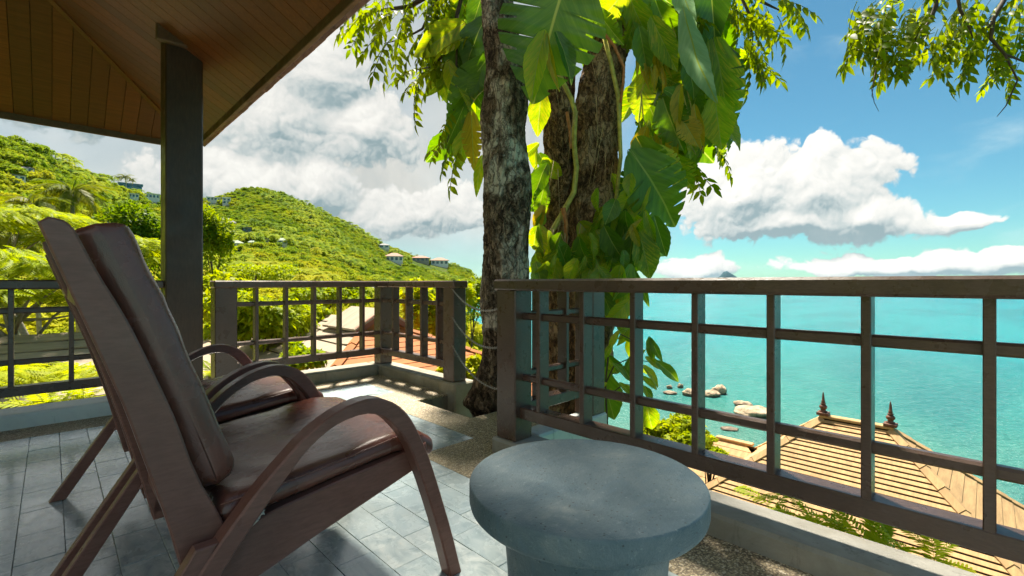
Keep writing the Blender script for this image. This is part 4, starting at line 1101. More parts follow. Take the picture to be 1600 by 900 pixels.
for a in [((884,-30),(828,140),3.05,2,Dp,.1,0,1.05), ((848,60),(824,150),3.02,1,V,.25,0,.62), ((872,58),(902,122),3.04,1,Dp,-.5,0,.6), ((856,62),(864,138),3.00,4,Yl,.5,0,.45),
          ((1062,-30),(1078,38),3.9,1,Sv,.5,0,.7), ((1108,-50),(1118,62),3.9,0,Dp,0,0,.62), ((1072,30),(1101,160),3.7,4,Sv,.55,0,.80),
          ((1118,78),(1148,205),4.0,3,V,-.2,0,.62), ((1128,80),(1160,150),4.1,3,Dp,-.4,0,.75), ((1118,160),(1126,230),3.9,0,V,.1,0,.95), ((1086,172),(1096,238),3.9,4,Yl,.2,0,.7),
          ((1062,140),(1054,198),3.9,1,Yl,.3,0,.55), ((1022,36),(1055,108),3.9,0,V,.2,0,.62), ((1000,50),(1012,110),4.0,1,G,0,0,.8), ((1075,95),(1090,150),4.0,0,G,-.3,0,.8),
          ((996,250),(1068,350),3.75,2,G,-.15,0,.92), ((1000,225),(1040,300),3.95,3,G,.2,0,.9), ((1024,345),(1042,402),3.7,0,G,.1,0,.65), ((1000,372),(1022,436),3.7,0,V,-.2,0,.85), ((990,365),(975,430),3.75,0,G,.3,0,.8),
          ((1006,292),(962,348),3.8,0,V,0,0,.8), ((1010,335),(1022,378),3.65,1,V,.3,0,.55), ((988,355),(998,388),3.65,1,Yl,.3,0,.6), ((1000,345),(974,370),3.65,4,Yl,.3,0,.7), ((972,330),(950,380),3.85,0,G,.2,0,.9),
          ((757,98),(694,182),4.0,3,G,.1,0,.62), ((756,35),(720,98),4.0,0,Dp,.4,0,.9), ((728,158),(698,230),4.05,3,G,-.2,0,.55), ((737,185),(739,262),3.95,3,Yl,.1,0,.55), ((752,250),(742,305),4.0,4,V,.1,0,.7), ((756,-10),(730,45),4.0,0,G,.3,0,.7), ((757,140),(722,170),4.0,1,Yl,.8,0,.5),
          ((846,148),(838,208),3.95,0,V,.1,0,.75), ((852,262),(830,305),4.0,0,G,.3,0,.85), ((848,325),(834,365),4.0,1,Yl,.3,0,.7), ((850,290),(840,340),4.05,3,G,-.2,0,.7),
          ((940,455),(962,505),3.8,1,G,.2,0,.7), ((965,452),(976,520),3.8,4,Yl,.2,0,.8), ((955,450),(945,500),3.85,1,V,.2,0,.6), ((975,440),(990,500),3.75,0,V,.1,0,.6), ((940,582),(962,664),3.7,0,G,.1,0,.70), ((1010,632),(1020,676),3.7,0,V,.1,0,.9), ((935,600),(925,660),3.8,0,G,.5,0,.6), ((1002,440),(1012,482),3.8,4,G,.3,0,.7)]:
    put_leaf(*a)
rl = random.Random(31)
def vine_fill(x0, y0, x1, y1, n, l0, l1, t, kinds, mats, ang=90, sp=50):
    for i in range(n):
        x, y = rl.uniform(x0, x1), rl.uniform(y0, y1); a = R(ang + rl.uniform(-sp, sp)); L = rl.uniform(l0, l1)
        put_leaf((x, y), (x + L*math.cos(a), y + L*math.sin(a)), t + rl.uniform(-.2, .25), rl.choice(kinds), rl.choice(mats), rl.uniform(-.9, .9), 0, rl.uniform(.75, 1.1), rl.uniform(-.1, .1))
vine_fill(985, -10, 1110, 90, 18, 45, 90, 4.15, (0, 1, 3, 2), (G, V, V, G), 80)
vine_fill(980, 120, 1100, 260, 26, 35, 75, 4.1, (0, 2, 3, 3, 4), (G, V, V, G, Yl), 75)
vine_fill(960, 300, 1030, 400, 16, 30, 60, 3.95, (0, 1, 5), (G, V, G), 85)
vine_fill(838, 352, 985, 425, 66, 26, 56, 3.80, (0, 1, 4, 3), (G, V, V), 95, 45)
vine_fill(930, 270, 990, 360, 12, 28, 55, 3.9, (0, 1, 3), (G, V), 95, 45)
vine_fill(950, 460, 1000, 560, 9, 25, 48, 3.85, (1, 4), (G, V), 90)
vine_fill(700, -20, 756, 120, 14, 40, 80, 4.15, (0, 1, 3), (G, G, V), 105)
vine_fill(714, 120, 752, 240, 8, 30, 55, 4.15, (1, 3, 4), (G, V, Yl), 95)
vine_fill(830, 200, 856, 340, 7, 24, 45, 4.2, (0, 1), (G, V), 95)
vine_fill(1000, 0, 1105, 250, 34, 40, 85, 4.5, (0, 1, 3, 2), (G, Dp, V), 85)
vine_fill(1085, 60, 1140, 200, 10, 45, 80, 4.2, (0, 3), (G, V), 70)
vine_fill(690, 20, 752, 230, 16, 40, 75, 4.4, (0, 1), (G, G, V), 100)
vine_fill(880, -20, 1000, 30, 8, 50, 90, 4.1, (0, 3), (G, G, V), 90)
def stem(lst, t, r0, r1, mt='vine_stem', nm='stem'): branch(vine, lst, t, r0, r1, mt, nm)
stem([(868,105),(880,128),(893,155),(899,175),(897,225),(901,262),(897,300),(878,335),(862,362),(858,400)], 4.05, .020, .026)
stem([(945,60),(955,100),(966,150),(968,190),(970,245),(964,300),(958,340),(950,400)], 4.0, .020, .016)
stem([(942,50),(960,72),(975,105),(974,130),(970,160)], 3.95, .013, .012, 'orange_root', 'aerial_root')
stem([(886,175),(891,205),(892,232)], 4.0, .016, .012, 'orange_root', 'aerial_root')
stem([(880,325),(885,350),(884,390)], 4.0, .024, .012, 'orange_root', 'aerial_root')
for i in range(16):
    x, y = rl.uniform(865, 960), rl.uniform(40, 380); L = rl.uniform(40, 110); s = rl.uniform(-25, 25)
    stem([(x, y), (x + s*.4, y + L*.4), (x + s, y + L)], 3.98 + rl.uniform(-.05, .05), .003, .0015, 'vine_root', 'aerial_root')
for i in range(12):
    x, y = rl.uniform(848, 905), rl.uniform(335, 390); L = rl.uniform(25, 55)
    stem([(x, y), (x + rl.uniform(-10,10), y + L*.5), (x + rl.uniform(-16,16), y + L)], 3.95, .004, .002, 'vine_root', 'aerial_root')
for i in range(12):
    x, y = rl.uniform(1000, 1100), rl.uniform(0, 170); stem([(x, y), (x + rl.uniform(-15,15), y+40), (x + rl.uniform(-25,25), y+80)], 4.1, .006, .004)
vine_dead = [((1018+rl.uniform(-25,25), 60+rl.uniform(0,60)), rl.uniform(20, 45)) for i in range(16)]
for (x, y), L in vine_dead:
    o = put_leaf((x, y), (x + rl.uniform(-8, 8), y + L), 4.05, 4, Yl, rl.uniform(-1, 1), 0, .6, 0, None, 'dead_leaf'); 
    o.data = LEAVES.setdefault('dead', None) or o.data
# a sapling with hanging leaves beyond the railing
sap = empty('sapling', (0,0,0)); tag(sap, 'slender sapling with drooping pointed leaves behind the sea-side balusters', 'sapling')
branch(sap, [(950,690),(946,600),(952,540),(965,520),(985,530)], 3.5, .008, .004, 'twig', 'stem'); branch(sap, [(946,600),(960,570),(985,560),(1012,565)], 3.5, .006, .003, 'twig', 'stem'); branch(sap, [(948,620),(975,600),(1005,605)], 3.5, .005, .003, 'twig', 'stem')
def put_sap(b, tip, mt=V, w=.9): put_leaf(b, tip, 3.45 + rl.uniform(-.08,.08), 4, mt, rl.uniform(-.6,.6), 0, w, rl.uniform(-.05,.05), sap)
for b, tip in (((1015,530),(1018,562)),((1018,532),(1033,566)),((1013,535),(1022,568)),((1012,560),(1040,578)),((1030,568),(1068,598)),((1008,575),(1036,604)),((1005,590),(1030,608)),((985,530),(1000,556)),((965,520),(950,545)),((955,540),(940,565)),((960,570),(985,590)),((975,575),(990,602)),((985,560),(975,590)),((970,600),(990,618)),((950,560),(962,588)),((945,600),(925,615)),((955,610),(972,632)),((1000,602),(1018,622)),((968,518),(985,512)),((990,560),(1008,548)),((1005,605),(1025,625)),((980,604),(1000,626))):
    put_sap(b, tip, rl.choice((G, V, V)))

# ---------------------------------------------------------------- trees, palms and shrubs around the deck
def crown_mesh(lobes, n, ls, seed=0, jag=.35, asp=.55, droop=.3):
    """leaf-sized faces spread through the outer part of several uneven lobes"""
    r = random.Random(seed); m = MB(); tot = sum(l[3]*l[4] for l in lobes)
    for (cx, cy, cz, rx, rz) in lobes:
        k = int(n*rx*rz/tot)
        for i in range(k):
            d = Vector((r.gauss(0,1), r.gauss(0,1), r.gauss(0,1))).normalized()
            if d.z < -.35 and r.random() < .7: d.z = -d.z*.5; d.normalize()
            nz = 1 + jag*mnoise.noise(Vector((d.x*2.3 + cx, d.y*2.3 + cy, d.z*2.3 + cz + seed))) + .18*mnoise.noise(d*6 + Vector((cx, cy, seed)))
            rad = nz*(1 - .42*r.random()**2)
            p = Vector((cx + d.x*rx*rad, cy + d.y*rx*rad, cz + d.z*rz*rad))
            x = (d + Vector((r.gauss(0,.6), r.gauss(0,.6), r.gauss(0,.5) - droop))).normalized()
            nn = (d*.5 + Vector((r.gauss(0,.45), r.gauss(0,.45), .7 + r.gauss(0,.3)))); y = nn.cross(x)
            if y.length < 1e-3: continue
            y.normalize(); nn = x.cross(y); L = ls*r.uniform(.6, 1.35); w = L*asp
            b = p + x*L*.5 - nn*L*.10
            m.add([p - x*L*.5, p + y*w*.5 + nn*L*.06, b, p - y*w*.5 + nn*L*.06], [(0, 3, 2, 1)], None, True)
    return m
def lobes_for(rx, rz, n, seed):
    r = random.Random(seed); out = [(0, 0, 0, rx*.62, rz*.62)]
    for i in range(n):
        a = r.uniform(0, 6.28); q = r.uniform(.35, .8); e = r.uniform(-.35, .75)
        s = r.uniform(.28, .48); out.append((math.cos(a)*q*rx, math.sin(a)*q*rx, e*rz*.8, rx*s, rz*s*r.uniform(.7, 1.1)))
    return out
def limbs(m, base, top, lobes, r0, seed, k=6):
    r = random.Random(seed); base = Vector(base); top = Vector(top); mid = base.lerp(top, .5) + Vector((r.uniform(-.08,.08), r.uniform(-.08,.08), 0))*(top-base).length
    m.tube([base, mid, top], [r0, r0*.75, r0*.5], 8)
    for l in lobes[1:1+k]:
        e = top + Vector(l[:3])*.85; q = mid.lerp(top, r.uniform(.2, .9)); m.tube([q, q.lerp(e, .5) + Vector((0,0,r.uniform(-.1,.25)))*(e-q).length*.5, e], [r0*.42, r0*.28, r0*.08], 6)
def tree(name, label, c, rx, rz, n, ls, mt, seed, group=None, cat='tree', nl=9, trunkmat='twig', tr=.09, asp=.55, droop=.3, gz=None):
    """tree or shrub with crown centre c"""
    o = empty(name, (c[0], c[1], c[2])); tag(o, label, cat, group)
    lo = lobes_for(rx, rz, nl, seed)
    crown_mesh(lo, n, ls, seed, .35, asp, droop).build('crown', MATS[mt], o)
    m = MB(); g = (gz if gz is not None else ground(c[0], c[1])) - c[2] - .3
    limbs(m, (rx*.08, -rx*.05, min(g, -rz*.6)), (0, 0, -rz*.15), lo, max(tr, rx*.045), seed); m.build('trunk', MATS[trunkmat], o)
    return o
# the crown of the trees beside the deck, spreading over it above the picture
co = crown_mesh([(2.0, 2.4, 5.5, 1.9, 1.0), (.9, 1.6, 5.6, 1.5, .8), (1.9, 3.6, 5.9, 1.4, .8)], 4700, .135, 91, .35, .5, .4).build('crown', MATS['tree_leaf'], t1)
mm = MB()
for q in ((.9, 1.6, 5.5), (1.9, 3.6, 5.8), (2.0, 2.0, 5.6)):
    b0 = P(762, -330, 3.62); mm.tube([b0, b0.lerp(Vector(q), .5) + Vector((0, 0, .3)), Vector(q)], [.07, .045, .015], 7)
mm.build('branch', MATS['bark_grey'], t1)
def at(px, py, t): return P(px, py, t)
def T(name, label, px, py, t, rxp, rzp, n, lsp, mt, seed, **k):       # sizes given as seen, converted to metres at that distance
    s = t/730.0; return tree(name, label, at(px, py, t), rxp*s, rzp*s, n, lsp*s, mt, seed, **k)
def fern_frond(L=1.0, pairs=13, w=.32, seed=0, lw=.055):
    r = random.Random(seed); m = MB(); pts = []
    for i in range(pairs+2):
        t = i/(pairs+1); pts.append(Vector((t*L, 0, .22*L*math.sin(t*1.7) - .38*L*t*t)))
    m.tube(pts, [.008*L*(1-.8*i/(pairs+1)) for i in range(pairs+2)], 4, False)
    for i in range(1, pairs+1):
        t = i/(pairs+1); ln = w*L*math.sin(math.pi*min(1, t*.92+.08))**.7
        for s in (-1, 1):
            d = Vector((.55, s, -.15 + r.uniform(-.12,.12))).normalized()
            leaflet(m, pts[i], d, Vector((0,0,1)), ln*r.uniform(.85,1.1), lw*L, .15)
    return m
FR = []
for i in range(4):
    me = fern_frond(1.0, 14, .30, i).mesh('frond'); me.materials.append(MATS['yellow_leaf']); FR.append(me)
def feather_tree(name, label, c, rx, rz, n, fl, mt, seed, group=None):
    """flat-tiered tree with feathery fronds"""
    o = empty(name, c); tag(o, label, 'tree', group); r = random.Random(seed); m = MB(); lo = lobes_for(rx, rz, 12, seed)
    for i in range(n):
        l = lo[r.randrange(len(lo))]; a = r.uniform(0, 6.28); q = r.uniform(.2, 1.0)
        p = Vector((l[0] + math.cos(a)*l[3]*q, l[1] + math.sin(a)*l[3]*q, l[2] + l[4]*(r.uniform(.1, .6) - .35*q)))
        yaw = a + r.uniform(-.9, .9); L = fl*r.uniform(.65, 1.25); rot = Matrix.Rotation(yaw, 3, 'Z') @ Matrix.Rotation(r.uniform(-.1, .55), 3, 'Y') @ Matrix.Rotation(r.uniform(-.5, .5), 3, 'X')
        pr = 9
        for k in range(1, pr+1):
            t = k/(pr+1); b = p + rot @ Vector((t*L, 0, -.25*L*t*t)); ln = .34*L*math.sin(math.pi*min(1, t*.9+.1))**.7
            for s in (-1, 1):
                d = (rot @ Vector((.5, s, -.18))).normalized(); nn = rot @ Vector((0,0,1)); sd = d.cross(nn).normalized(); w = .085*L
                m.add([b, b + d*ln*.5 + sd*w*.5, b + d*ln - nn*ln*.12, b + d*ln*.5 - sd*w*.5], [(0,3,2,1)], None, True)
    m.build('crown', MATS[mt], o)
    b = MB(); g = ground(c[0], c[1]) - c[2]; limbs(b, (rx*.5, 0, min(g, -rz)), (0, 0, -rz*.25), lo, rx*.05, seed, 11); b.build('trunk', MATS['pale_branch'], o)
    return o
def FT(name, label, px, py, t, rxp, rzp, n, flp, mt, seed, **k):
    s = t/730.0; return feather_tree(name, label, at(px, py, t), rxp*s, rzp*s, n, flp*s, mt, seed, **k)
GR = 'trees on the slope beyond the deck'
FT('feathery_tree', 'lime feathery tree behind the left railing, nearest the chairs', 10, 455, 13, 150, 95, 2100, 27, 'yellow_leaf', 1, group=GR)
FT('feathery_tree', 'bright yellow-green feathery tree at the left edge below the palms', -40, 350, 20, 130, 75, 1900, 21, 'lime_leaf', 2, group=GR)
FT('feathery_tree', 'feathery tree between the coconut palm and the column top', 165, 395, 22, 75, 45, 1100, 19, 'yellow_leaf', 3, group=GR)
FT('feathery_tree', 'feathery tree low behind the chair legs under the left railing', 60, 590, 9.5, 110, 26, 600, 33, 'yellow_leaf', 4, group=GR)
T('leafy_tree', 'dense green tree showing between chair back and column', 222, 400, 26, 62, 82, 7500, 6.5, 'bush_leaf', 5, group=GR)
T('leafy_tree', 'green tree standing in the gap right of the column', 330, 395, 34, 46, 72, 5200, 6, 'bush_leaf', 6, group=GR)
T('leafy_tree', 'yellow-green tree against the post right of the column', 348, 480, 17, 58, 62, 3600, 10, 'lime_leaf', 7, group=GR)
T('mango_tree', 'bushy lime tree filling the first panes of the hill-facing railing', 432, 508, 12.5, 92, 66, 7000, 13, 'lime_leaf', 8, group=GR, asp=.42, droop=.7)
T('mango_tree', 'yellow-green tree above the pale shingle roof', 512, 462, 21, 62, 30, 3600, 9, 'lime_leaf', 9, group=GR, asp=.45, droop=.5)
T('mango_tree', 'low lime shrub at the foot of the hill-facing railing', 470, 560, 8.6, 40, 22, 1300, 20, 'lime_leaf', 10, group=GR, asp=.36, droop=.6)
T('leafy_tree', 'bright lime tree between the short railing and the grey trunk', 690, 500, 17, 62, 62, 6000, 10, 'lime_leaf', 11, group=GR)
T('leafy_tree', 'yellow-green shrub low beside the grey trunk and chains', 725, 590, 11, 42, 46, 3200, 12, 'yellow_leaf', 12, group=GR)
T('leafy_tree', 'green tree rising behind the lowest chain', 742, 470, 40, 36, 44, 3000, 6, 'bush_leaf', 13, group=GR)
T('leafy_tree', 'broad yellow tree crown above the hill-facing railing', 400, 428, 75, 62, 22, 4200, 5, 'lime_leaf', 14, group=GR)
T('leafy_tree', 'round green tree in front of the grey-roofed valley house', 548, 466, 62, 24, 24, 2000, 5, 'bush_leaf', 15, group=GR)
T('shrub', 'bright lime shrub under the sea-side railing beside the boulders', 1052, 690, 15, 58, 44, 5200, 9, 'lime_leaf', 16, cat='shrub', group='shrubs below the sea-side railing')
T('shrub', 'lime shrub low behind the first sea-side balusters', 968, 720, 11, 62, 40, 3600, 12, 'lime_leaf', 17, cat='shrub', group='shrubs below the sea-side railing')
T('shrub', 'small lime shrub at the foot of the pavilion wing', 1112, 716, 17, 30, 24, 1600, 9, 'lime_leaf', 18, cat='shrub', group='shrubs below the sea-side railing')
# young fine-leaved plant just outside the sea-side kerb
def build_weed():
    w = empty('feathery_weed', (0,0,0)); tag(w, 'yellow-green feathery plant growing up outside the sea-side kerb', 'plant'); r = random.Random(4)
    for i in range(46):
        u = r.random(); px = 1175 + 290*u; py = 800 + 88*u + r.uniform(-26, 24); p = P(px, py, 3.3 - 1.0*u + r.uniform(-.1, .1))
        if p.x < 2.05: p.x = 2.05 + r.uniform(0, .1)
        o = obj('frond', FR[r.randrange(4)], None, w, p); o.rotation_euler = (r.uniform(-.5,.5), r.uniform(-1.1, -.1), r.uniform(0, 6.28)); s = r.uniform(.16, .30); o.scale = (s, s, s)
    m = MB(); 
    for i in range(7):
        a = P(1190 + 38*i, 815 + 11*i, 3.2 - .13*i); a.x = max(a.x, 2.06); m.tube([a + Vector((.2, 0, -1.6)), a + Vector((.1, .05, -.7)), a], [.008, .006, .003], 5)
    m.build('stem', MATS['vine_stem'], w)
build_weed()
def build_ferns():
    r = random.Random(9)
    for k, (px, py, t, lab) in enumerate(((62, 622, 6.3, 'yellow-green fern tuft outside the painted kerb at far left'), (128, 612, 6.6, 'small bright fern tuft outside the painted kerb near the chair back'), (330, 575, 7.2, 'bright fern tuft seen in the gap beside the column'))):
        f = empty('fern', (0,0,0)); tag(f, lab, 'fern', 'ferns outside the painted kerb'); c = P(px, py, t)
        for i in range(11):
            o = obj('frond', FR[i % 4], None, f, c + Vector((r.uniform(-.08,.08), r.uniform(-.08,.08), -.15))); o.rotation_euler = (r.uniform(-.3,.3), r.uniform(-.9,-.2), i*.6 + r.uniform(-.2,.2)); s = r.uniform(.35, .55); o.scale = (s,)*3
        m = MB(); m.tube([c + Vector((0,0,-2.5)), c + Vector((0,0,-.12))], .04, 6); m.build('stem', MATS['twig'], f)
build_ferns()
# coconut palms
def palm_frond(seed, L=3.2):
    r = random.Random(seed); m = MB(); pts = []; N = 16
    for i in range(N+1):
        t = i/N; pts.append(Vector((L*t*(1-.12*t), 0, .55*L*t - .95*L*t*t)))
    m.tube(pts, [.045*(1-.85*i/N) for i in range(N+1)], 5, False)
    for i in range(2, N+1):
        for k in (0, .5):
            t = (i - k)/N; b = pts[i] if k == 0 else (pts[i]+pts[i-1])/2; ln = .30*L*math.sin(math.pi*min(1, t*.8+.15))**.6
            for s in (-1, 1):
                d = Vector((.6, s*.8, -.55 + r.uniform(-.3,.2))).normalized(); nn = Vector((0, -s*.4, 1)).normalized(); sd = d.cross(nn).normalized(); w = .03*L
                m.add([b, b + d*ln*.45 + sd*w*.5, b + d*ln - Vector((0,0,ln*.25)), b + d*ln*.45 - sd*w*.5], [(0,3,2,1)], None, True)
    return m
PF = []
for i in range(5):
    me = palm_frond(i).mesh('frond'); me.materials.append(MATS['palm_leaf']); PF.append(me)
def palm(label, c, sc, seed, n=22, group='coconut palms on the slope'):
    o = empty('coconut_palm', c); tag(o, label, 'palm', group); r = random.Random(seed)
    for i in range(n):
        f = obj('frond', PF[i % 5], None, o, (0,0,0)); e = i/n; f.rotation_euler = (r.uniform(-.25,.25), -.75 + 1.35*e + r.uniform(-.1,.1), i*2.399 + r.uniform(-.2,.2)); s = sc*r.uniform(.85,1.1); f.scale = (s,)*3
    g = ground(c[0], c[1]) - c[2]; m = MB(); m.tube([(.6*sc, 0, min(-4*sc, g-.3)), (.25*sc, .05, min(-2*sc, g*.5)), (0,0,0)], [.22*sc, .16*sc, .14*sc], 9); m.build('trunk', MATS['palm_trunk'], o)
    return o
palm('coconut palm rising above the nearer chair back', P(112, 302, 46), 1.15, 1)
palm('smaller coconut palm at left, half hidden by feathery trees', P(52, 322, 42), 1.0, 2)
palm('coconut palm low between chair top and left edge', P(20, 372, 30), .8, 3)

# ---------------------------------------------------------------- the wooded hillside
HOUSE_SPOTS = []
def build_forest():
    protos = []
    hidden = bpy.data.collections.new('tree_kinds')
    for i in range(6):
        r = random.Random(40+i); lo = lobes_for(3.2, 2.6, 7, 50+i)
        m = crown_mesh(lo, 900, .62, 60+i, .4, .8, .1)
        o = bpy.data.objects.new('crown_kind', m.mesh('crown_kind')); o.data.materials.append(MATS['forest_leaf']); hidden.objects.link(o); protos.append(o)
    r = random.Random(77); m = MB()
    for k in range(13):
        a = k*2.399; e = .5 - 1.2*k/13
        for j in range(1, 8):
            t = j/8; L = 3.0; b = Vector((math.cos(a)*L*t, math.sin(a)*L*t, 1.6 + L*(e*t - .55*t*t)))
            sd = Vector((-math.sin(a), math.cos(a), 0))
            for s in (-1, 1): m.add([b, b + sd*s*.5 + Vector((0,0,-.35)), b + sd*s*.5 + Vector((math.cos(a)*.4, math.sin(a)*.4, -.4)), b + Vector((math.cos(a)*.35, math.sin(a)*.35, -.05))], [(0,1,2,3)])
    m.tube([(0,0,-5), (0,0,1.6)], .2, 5)
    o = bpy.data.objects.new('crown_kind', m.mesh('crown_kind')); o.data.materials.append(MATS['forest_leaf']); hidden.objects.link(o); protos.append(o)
    pts = []; sc = []; rot = []; idx = []; r = random.Random(8)
    cells = {}
    tries = 0
    while len(pts) < 15000 and tries < 90000:
        tries += 1
        phi = r.uniform(-60, -2.2); E, RR = ridge(phi); u = r.random()
        rad = math.sqrt(34**2 + u*((RR*1.04)**2 - 34**2)) if r.random() < .72 else r.uniform(34, 260)
        x = rad*math.cos(HEAD - R(phi)); y = rad*math.sin(HEAD - R(phi))
        if phi > -4.6 and rad < 500: continue
        z = ground(x, y)
        if z < SEA_Z + 1: continue
        ok = True
        for (hx, hy, hr) in HOUSE_SPOTS:
            dx, dy = x - hx, y - hy
            if dx*dx + dy*dy < hr*hr: ok = False; break
            hl = math.hypot(hx, hy); along = (x*hx + y*hy)/hl                # keep the view of the house open
            if 0 < hl - along < hr*6 + 6 and abs(x*hy - y*hx)/hl < hr*.9: ok = False; break
        if not ok: continue
        s = r.uniform(.65, 1.6)*(1.0 if rad > 120 else .75); sp = 2.3*s
        key = (int(x//4), int(y//4)); bad = False
        for ax in (-1, 0, 1):
            for ay in (-1, 0, 1):
                for (qx, qy) in cells.get((key[0]+ax, key[1]+ay), ()):
                    if (qx-x)**2 + (qy-y)**2 < sp*sp: bad = True; break
        if bad: continue
        cells.setdefault(key, []).append((x, y))
        k = r.randrange(6)
        if mnoise.noise(Vector((x*.012, y*.012, 9))) > .12 and r.random() < .5: k = 6
        pts.append((x, y, z + (1.5*s if k < 6 else 4.5*s))); sc.append(s*(1 if k < 6 else .95)); rot.append(r.uniform(0, 6.28)); idx.append(k)
    me = bpy.data.meshes.new('forest'); me.from_pydata(pts, [], [])
    for nm, typ, vals in (('tsc', 'FLOAT', sc), ('trot', 'FLOAT', rot), ('tkind', 'INT', idx)):
        a = me.attributes.new(nm, typ, 'POINT'); a.data.foreach_set('value', vals)
    fo = bpy.data.objects.new('forest', me); link(fo); tag(fo, 'dense sunlit forest covering the hillside', kind='stuff')
    ng = bpy.data.node_groups.new('scatter', 'GeometryNodeTree'); ng.interface.new_socket('Geometry', in_out='INPUT', socket_type='NodeSocketGeometry'); ng.interface.new_socket('Geometry', in_out='OUTPUT', socket_type='NodeSocketGeometry')
    N = ng.nodes; Lk = ng.links; gi = N.new('NodeGroupInput'); go = N.new('NodeGroupOutput')
    ci = N.new('GeometryNodeCollectionInfo'); ci.inputs['Collection'].default_value = hidden; ci.inputs['Separate Children'].default_value = True; ci.inputs['Reset Children'].default_value = True
    ip = N.new('GeometryNodeInstanceOnPoints'); ip.inputs['Pick Instance'].default_value = True
    def attr(nm, typ):
        a = N.new('GeometryNodeInputNamedAttribute'); a.data_type = typ; a.inputs['Name'].default_value = nm; return a.outputs['Attribute']
    Lk.new(gi.outputs[0], ip.inputs['Points']); Lk.new(ci.outputs[0], ip.inputs['Instance']); Lk.new(attr('tkind', 'INT'), ip.inputs['Instance Index'])
    cx = N.new('ShaderNodeCombineXYZ'); Lk.new(attr('trot', 'FLOAT'), cx.inputs[2]); e2r = N.new('FunctionNodeEulerToRotation'); Lk.new(cx.outputs[0], e2r.inputs[0]); Lk.new(e2r.outputs[0], ip.inputs['Rotation'])
    Lk.new(attr('tsc', 'FLOAT'), ip.inputs['Scale']); Lk.new(ip.outputs[0], go.inputs[0])
    md = fo.modifiers.new('scatter', 'NODES'); md.node_group = ng
    print('forest', len(pts))

# ---------------------------------------------------------------- houses on the hillside
def house(label, px, py, wpx, hpx, wall='house_white', roof='roof_terracotta', kind='hip', storeys=1, r0=60, yaw=0.0, nwin=4, depth=.7):
    g = hit(px, py, r0); dist = math.hypot(g.x, g.y); t = g.x*CA + g.y*SA
    W = wpx/730.0*t; Hh = hpx/730.0*t; D = W*depth
    o = empty('hillside_house', (g.x, g.y, g.z + 1.5)); tag(o, label, 'house', 'houses on the hillside')
    o.rotation_euler = (0, 0, math.atan2(g.y, g.x) - R(90) + yaw)        # long side turned to the bay; local -y looks at the deck
    wh = Hh*(.58 if kind == 'hip' else .86)
    m = MB(); m.box((-W/2, -D/2, -6), (W/2, D/2, wh)); m.build('wall', MATS[wall], o)
    if kind == 'hip':
        ov = W*.07; a = MB(); rw = max(.1, W/2 - D/2); hz = Hh - wh
        vs = [(-W/2-ov,-D/2-ov,wh-.02),(W/2+ov,-D/2-ov,wh-.02),(W/2+ov,D/2+ov,wh-.02),(-W/2-ov,D/2+ov,wh-.02),(-rw,0,wh+hz),(rw,0,wh+hz)]
        a.add(vs, [(0,1,5,4),(2,3,4,5),(1,2,5),(3,0,4),(3,2,1,0)]); a.build('roof', MATS[roof], o)
    else:
        a = MB(); a.box((-W/2-W*.05, -D/2-W*.08, wh+.002), (W/2+W*.05, D/2+.3, Hh)); a.build('roof', MATS[roof], o)
    sh = wh/storeys
    for s in range(storeys):
        for i in range(nwin):
            x0 = -W/2 + W*(i+.22)/nwin; x1 = -W/2 + W*(i+.80)/nwin; z0 = s*sh + sh*.18; z1 = s*sh + sh*.82
            w = MB(); w.box((x0, -D/2-.06, z0), (x1, -D/2+.02, z1)); f = w.build('window', MATS['window_dark'], o)
        if storeys > 1 and s:
            b = MB(); b.box((-W/2, -D/2-W*.09, s*sh-.12), (W/2, -D/2-.07, s*sh+.06)); b.build('balcony', MATS[wall], o)
    HOUSE_SPOTS.append((g.x, g.y, W*.62))
house('long dark-roofed modern house high on the left shoulder', 204, 297, 28, 8, 'house_grey', 'roof_grey', 'flat', 2, 150)
house('white flat villa just left of the column, below the dark-roofed house', 206, 312, 17, 6, 'house_white', 'house_white', 'flat', 1, 120)
house('white flat villa touching the column edge on the hillside', 238, 313, 18, 7, 'house_white', 'house_white', 'flat', 1, 120)
house('small pale house among trees near the upper left hilltop', 42, 274, 16, 8, 'house_white', 'roof_grey', 'hip', 1, 100, 0, 2)
house('small pale house with grey roof left of the coconut palm', 24, 288, 22, 8, 'house_white', 'roof_grey', 'flat', 1, 100, 0, 3)
house('white terraced house right beside the column, high on the hill', 334, 316, 18, 5, 'house_white', 'house_white', 'flat', 1, 150)
house('white stepped terrace on the hill, right of the column', 354, 321, 11, 10, 'house_white', 'house_white', 'flat', 2, 150, 0, 2)
house('green-roofed villa, largest of the cluster on the mid hillside', 369, 390, 19, 11, 'house_white', 'roof_green', 'hip', 1, 100)
house('green-roofed villa at the upper left of the hillside cluster', 353, 383, 13, 8, 'house_cream', 'roof_green', 'hip', 1, 100, 0, 3)
house('green-roofed villa at the right end of the hillside cluster', 394, 387, 12, 8, 'house_white', 'roof_green', 'hip', 1, 100, 0, 3)
house('small blue-grey roofed house above the green-roofed cluster', 362, 356, 12, 9, 'house_white', 'roof_grey', 'hip', 1, 120, 0, 2)
house('grey stone house on the rocks right above the green roofs', 386, 367, 12, 9, 'house_grey', 'house_grey', 'flat', 1, 120, 0, 2)
house('pale green-white cottage right of the green-roofed cluster', 441, 385, 14, 10, 'house_white', 'roof_green', 'hip', 1, 120, 0, 2)
house('tiny cream hut left of the pale cottage', 416, 384, 8, 9, 'house_cream', 'roof_grey', 'flat', 1, 120, 0, 1)
house('white villa with terracotta roof, leftmost of three by the ridge', 616, 410, 26, 13, 'house_white', 'roof_terracotta', 'hip', 1, 120)
house('terracotta-roofed villa, middle one of three by the ridge', 657, 410, 26, 9, 'house_cream', 'roof_terracotta', 'hip', 1, 120)
